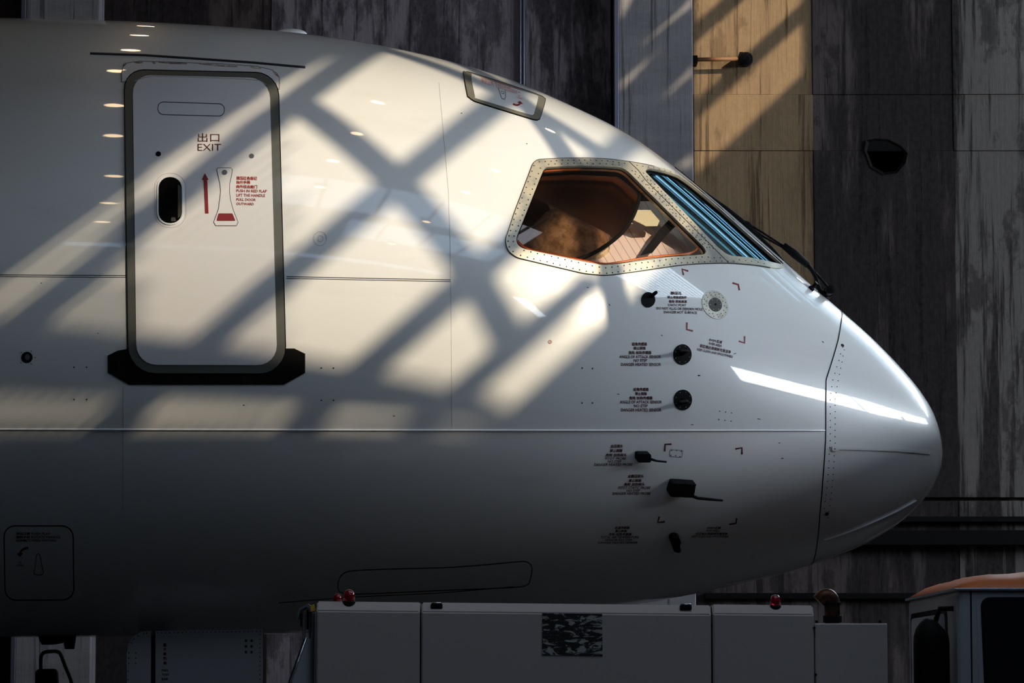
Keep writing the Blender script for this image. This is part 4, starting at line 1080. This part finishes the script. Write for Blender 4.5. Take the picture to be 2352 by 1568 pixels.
for px, py, par in ((962, 1388, c1), (1611, 1394, c2_)):
    p = Q(px, py, TY + .06); tube('top_stud', [(p[0] - .008, TY + .06, p[2]), (p[0] + .008, TY + .06, p[2])], .0045, 'chrome', par, 8)
# rear end of the body: chrome edge, hinge hardware, folded ramp
box('corner_post', tuple(Q(716, 1568, TY + .02) * np.array([1, 1, 0]) + np.array([0, 0, .55])), tuple(Q(726, 1406, TY + .02) + np.array([0, .12, 0])), 'greysteel', trk, .003)
box('chrome_strip', tuple(Q(721.5, 1568, TY) * np.array([1, 1, 0]) + np.array([0, 0, .56])), tuple(Q(725.5, 1404, TY) + np.array([0, .02, 0])), 'chrome', trk, .002)
plate('hinge_cap', [(682,1420),(686,1397),(706,1385.5),(713,1391),(713,1398),(704,1393),(690,1401),(685,1420)], TY + .02, .2, 'greysteel', trk)
plate('yellow_stop', [(711,1391),(720,1387),(724,1402),(714,1404)], TY + .04, .06, 'yellow', trk)
for k, (a, b, c, d) in enumerate(((690, 1408, 693, 1438), (695, 1406, 700, 1468), (704, 1400, 708, 1445), (709, 1404, 714, 1470))):
    qbox('hinge_link', a, b, c, d, TY + .03 + .01 * k, TY + .07 + .01 * k, 'greysteel' if k % 2 else 'black', trk, .003)
plate('folded_ramp', [(665,1640),(672,1555),(703,1466),(716,1466),(716,1640)], TY + .05, .04, 'cabpaint', trk)
ramp = tube('ramp_edge', [Q(640, 1640, TY + .045), Q(671, 1555, TY + .045), Q(704, 1464, TY + .045)], .005, 'chrome', trk, 8)
plate('ramp_tail', [(640,1640),(664,1560),(698,1466),(703,1466),(671,1560),(655,1640)], TY + .06, .03, 'black', trk)
# lower side box behind the cab and the exhaust stack
sb = qbox('side_box', 1871, 1431, 2040, 1568, TY + .02, TY + 1.3, 'truck', trk, .006, zmin=.55)
for px, py in ((1876, 1430), (2021, 1430)): p = Q(px, py, TY + .03); bmobj('box_knob', lathe_bm(p, (0, 0, 1), [(.006, 0), (.007, .008), (.004, .012)], 8), 'black', sb)
for px, py in ((1870.5, 1441), (1874, 1549)): p = Q(px, py, TY); bmobj('box_knob', lathe_bm(p, (0, 1, 0), [(.004, -.006), (.006, 0), (.006, .03)], 8), 'black', sb)
ye = TY + .55
ex = bmobj('exhaust_stack', tube_bm([Q(a, b, ye) for a, b in smooth([(1912,1436),(1912,1410),(1911,1388),(1909,1377),(1903,1370),(1895,1370),(1887,1375),(1881,1381)], False, 5)], .037, None, 18), 'copper', trk, True)
bmobj('exhaust_collar', lathe_bm(Q(1912, 1424, ye), (0, 0, 1), [(.040, -.01), (.044, -.008), (.044, .02), (.040, .022)], 18), 'black', ex)
bmobj('exhaust_collar', lathe_bm(Q(1911, 1386, ye), (0, 0, 1), [(.040, -.006), (.042, -.004), (.042, .006), (.040, .008)], 18), 'black', ex)
# cab
near = Q(2196, 1352, TY); xr = float(near[0]); zr = float(near[2]); cw = 1.75
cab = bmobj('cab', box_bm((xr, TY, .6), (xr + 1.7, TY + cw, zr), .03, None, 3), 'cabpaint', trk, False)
# domed roof
bm = bmesh.new(); nx, ny = 26, 16; gv = []
for i in range(nx):
    for j in range(ny):
        a = i / (nx - 1); c = j / (ny - 1)
        e = min(1, a / .13); e2 = min(1, min(c, 1 - c) / .16)
        z = zr + .004 + .072 * (1 - (1 - e) ** 2.2) * (1 - (1 - e2) ** 2.2) + (.022 * min(1, max(0, (a - .16) / .10)) * (1 if .0 < c < 1 else 0)) * (1 - (1 - e2) ** 2) - .006 * math.cos(c * 40) * (e < 1) * e2
        gv.append(bm.verts.new((xr - .012 + a * 1.75, TY - .012 + c * (cw + .024), z)))
for i in range(nx - 1):
    for j in range(ny - 1): bm.faces.new((gv[i*ny+j], gv[(i+1)*ny+j], gv[(i+1)*ny+j+1], gv[i*ny+j+1]))
ex_ = bmesh.ops.extrude_face_region(bm, geom=list(bm.faces))
for v in [g for g in ex_['geom'] if isinstance(g, bmesh.types.BMVert)]: v.co.z = zr - .002
bmobj('cab_roof', bm, 'orange', cab, True)
box('roof_drip', (xr - .014, TY - .014, zr - .008), (xr + 1.72, TY + cw + .014, zr + .004), 'chrome', cab, .003)
def rearpanel(nm, y0, z0, y1, z1, m, parent, r=.06, dx=-.004):
    pl = rquad([(y0, z0), (y1, z0), (y1, z1), (y0, z1)], r); n = len(pl)
    V = [(xr + dx, p[0], p[1]) for p in pl] + [(xr + .03, p[0], p[1]) for p in pl]
    return meshobj(nm, V, [tuple(range(n)), tuple(range(2*n-1, n-1, -1))] + [(i, n + i, n + (i+1) % n, (i+1) % n) for i in range(n)], m, parent)
rw = rearpanel('rear_window_gasket', TY + .30, 1.05, TY + cw - .12, zr - .075, 'rubber', cab)
rearpanel('rear_window', TY + .34, 1.09, TY + cw - .16, zr - .10, 'darkglass', rw, .05, -.006)
sw = plate('door_window_gasket', rquad([(2252,1371),(2560,1371),(2560,1600),(2262,1600)], 22), TY - .006, .02, 'rubber', cab)
plate('door_window', rquad([(2259,1380),(2550,1380),(2550,1600),(2268,1600)], 18), TY - .009, .01, 'darkglass', sw)
plate('door_seam', [(2228,1354),(2231.5,1354),(2235,1640),(2231.5,1640)], TY - .002, .004, 'rubber', cab)
plate('door_ridge', [(2243,1385),(2246,1380),(2249,1380),(2256,1640),(2252,1640)], TY - .004, .006, 'cabpaint', cab)
sn = bmobj('air_intake', tube_bm([(xr - .10, TY + .10, .6), (xr - .10, TY + .10, zr - .24), (xr - .10, TY + .10, zr - .21), (xr - .098, TY + .10, zr - .185), (xr - .094, TY + .10, zr - .165), (xr - .088, TY + .10, zr - .15), (xr - .08, TY + .10, zr - .14)], [.08, .08, .078, .072, .06, .045, .02], None, 20), 'rubber', trk, True)
tube('hose_clip', [(xr - .08, TY + .1, zr - .14), (xr - .06, TY + .1, zr - .085), (xr + .01, TY + .1, zr - .085)], .012, 'black', sn, 8)
# chassis and wheels under the frame line
x0 = float(Q(690, 1560, TY)[0])
box('chassis', (x0, TY + .3, .42), (xr + 1.6, TY + 1.3, .62), 'black', trk, .01)
for x in (x0 + .6, xr - 1.2, xr + .8):
    for y in (TY + .02, TY + 1.42):
        w_ = bmobj('wheel', lathe_bm((x, y, .36), (0, 1, 0), [(.18, 0), (.33, 0), (.36, .03), (.36, .17), (.33, .2), (.18, .2)], 28), 'tyre', trk, True)
        bmobj('hub', lathe_bm((x, y - .004, .36), (0, 1, 0), [(.15, 0), (.17, .02), (.17, .19), (.15, .208)], 18), 'greysteel', w_)

# ================================================================== small tug at lower left (only its mirror shows)
MY = .9
tug = empty('tow_tractor', tuple(Q(130, 1900, MY) * np.array([1, 1, 0])), 'dark tow tractor at lower left, only its black side mirror in view', 'tractor')
tp = Q(130, 1700, MY)
box('tractor_body', (tp[0] - .9, MY - .1, .30), (tp[0] + .28, MY + 1.3, float(Q(130, 1640, MY)[2])), 'black', tug, .04)
for x in (tp[0] - .6, tp[0] + .02):
    for y in (MY - .14, MY + 1.1):
        bmobj('wheel', lathe_bm((x, y, .3), (0, 1, 0), [(.14, 0), (.28, 0), (.30, .03), (.30, .17), (.28, .2), (.14, .2)], 24), 'tyre', tug, True)
arm = [(172,1660),(166,1575),(150,1530),(139,1502),(131,1496),(120,1495.5),(104,1497),(97,1502),(94,1512),(94,1545)]
tube('mirror_arm', [Q(a, b, MY) for a, b in smooth(arm, False, 4)], .011, 'black', tug, 10)
mr = plate('side_mirror', rquad([(81,1536),(130,1535),(134,1600),(80,1600)], 10), MY - .02, .06, 'rubber', tug)

# ================================================================== roof lamps (their reflections dot the fuselage)
lamp_px = [(335,60),(320,81),(300,115),(268,163),(262,242),(260,312),(262,405),(250,467),(235,510), (868,235),(820,307),(765,370),(735,430), (1140,392),(1072,442),(980,510),(900,560), (1265,300)]
lp = np.array(lamp_px, float); hh = hit(lp[:, 0], lp[:, 1]); nn = nrm(hh); vw = hh - CAM; vw /= np.linalg.norm(vw, axis=-1, keepdims=True)
rf = vw - 2 * (vw * nn).sum(-1, keepdims=True) * nn
k = 0
for p_, r_ in zip(hh, rf):
    if r_[2] < .3: continue
    t = (ROOF_Z - .35 - p_[2]) / r_[2]; q = p_ + r_ * t
    if not (LEFT_X + .5 < q[0] < RIGHT_X - .5 and FRONT_Y + .5 < q[1] < BACK_Y - .4): continue
    lm = empty('roof_lamp', tuple(q), 'round warm lamp hanging under the hangar roof', 'lamp', 'hangar roof lamps')
    bmobj('lamp_shade', lathe_bm(q, (0, 0, 1), [(.12, .02), (.11, .05), (.08, .16), (.05, .2), (.03, .34)], 16), 'black', lm, True)
    bmobj('bulb', lathe_bm(q, (0, 0, 1), [(.02, -.03), (.05, -.01), (.075, .015), (.075, .03)], 14), 'lamp', lm, True)
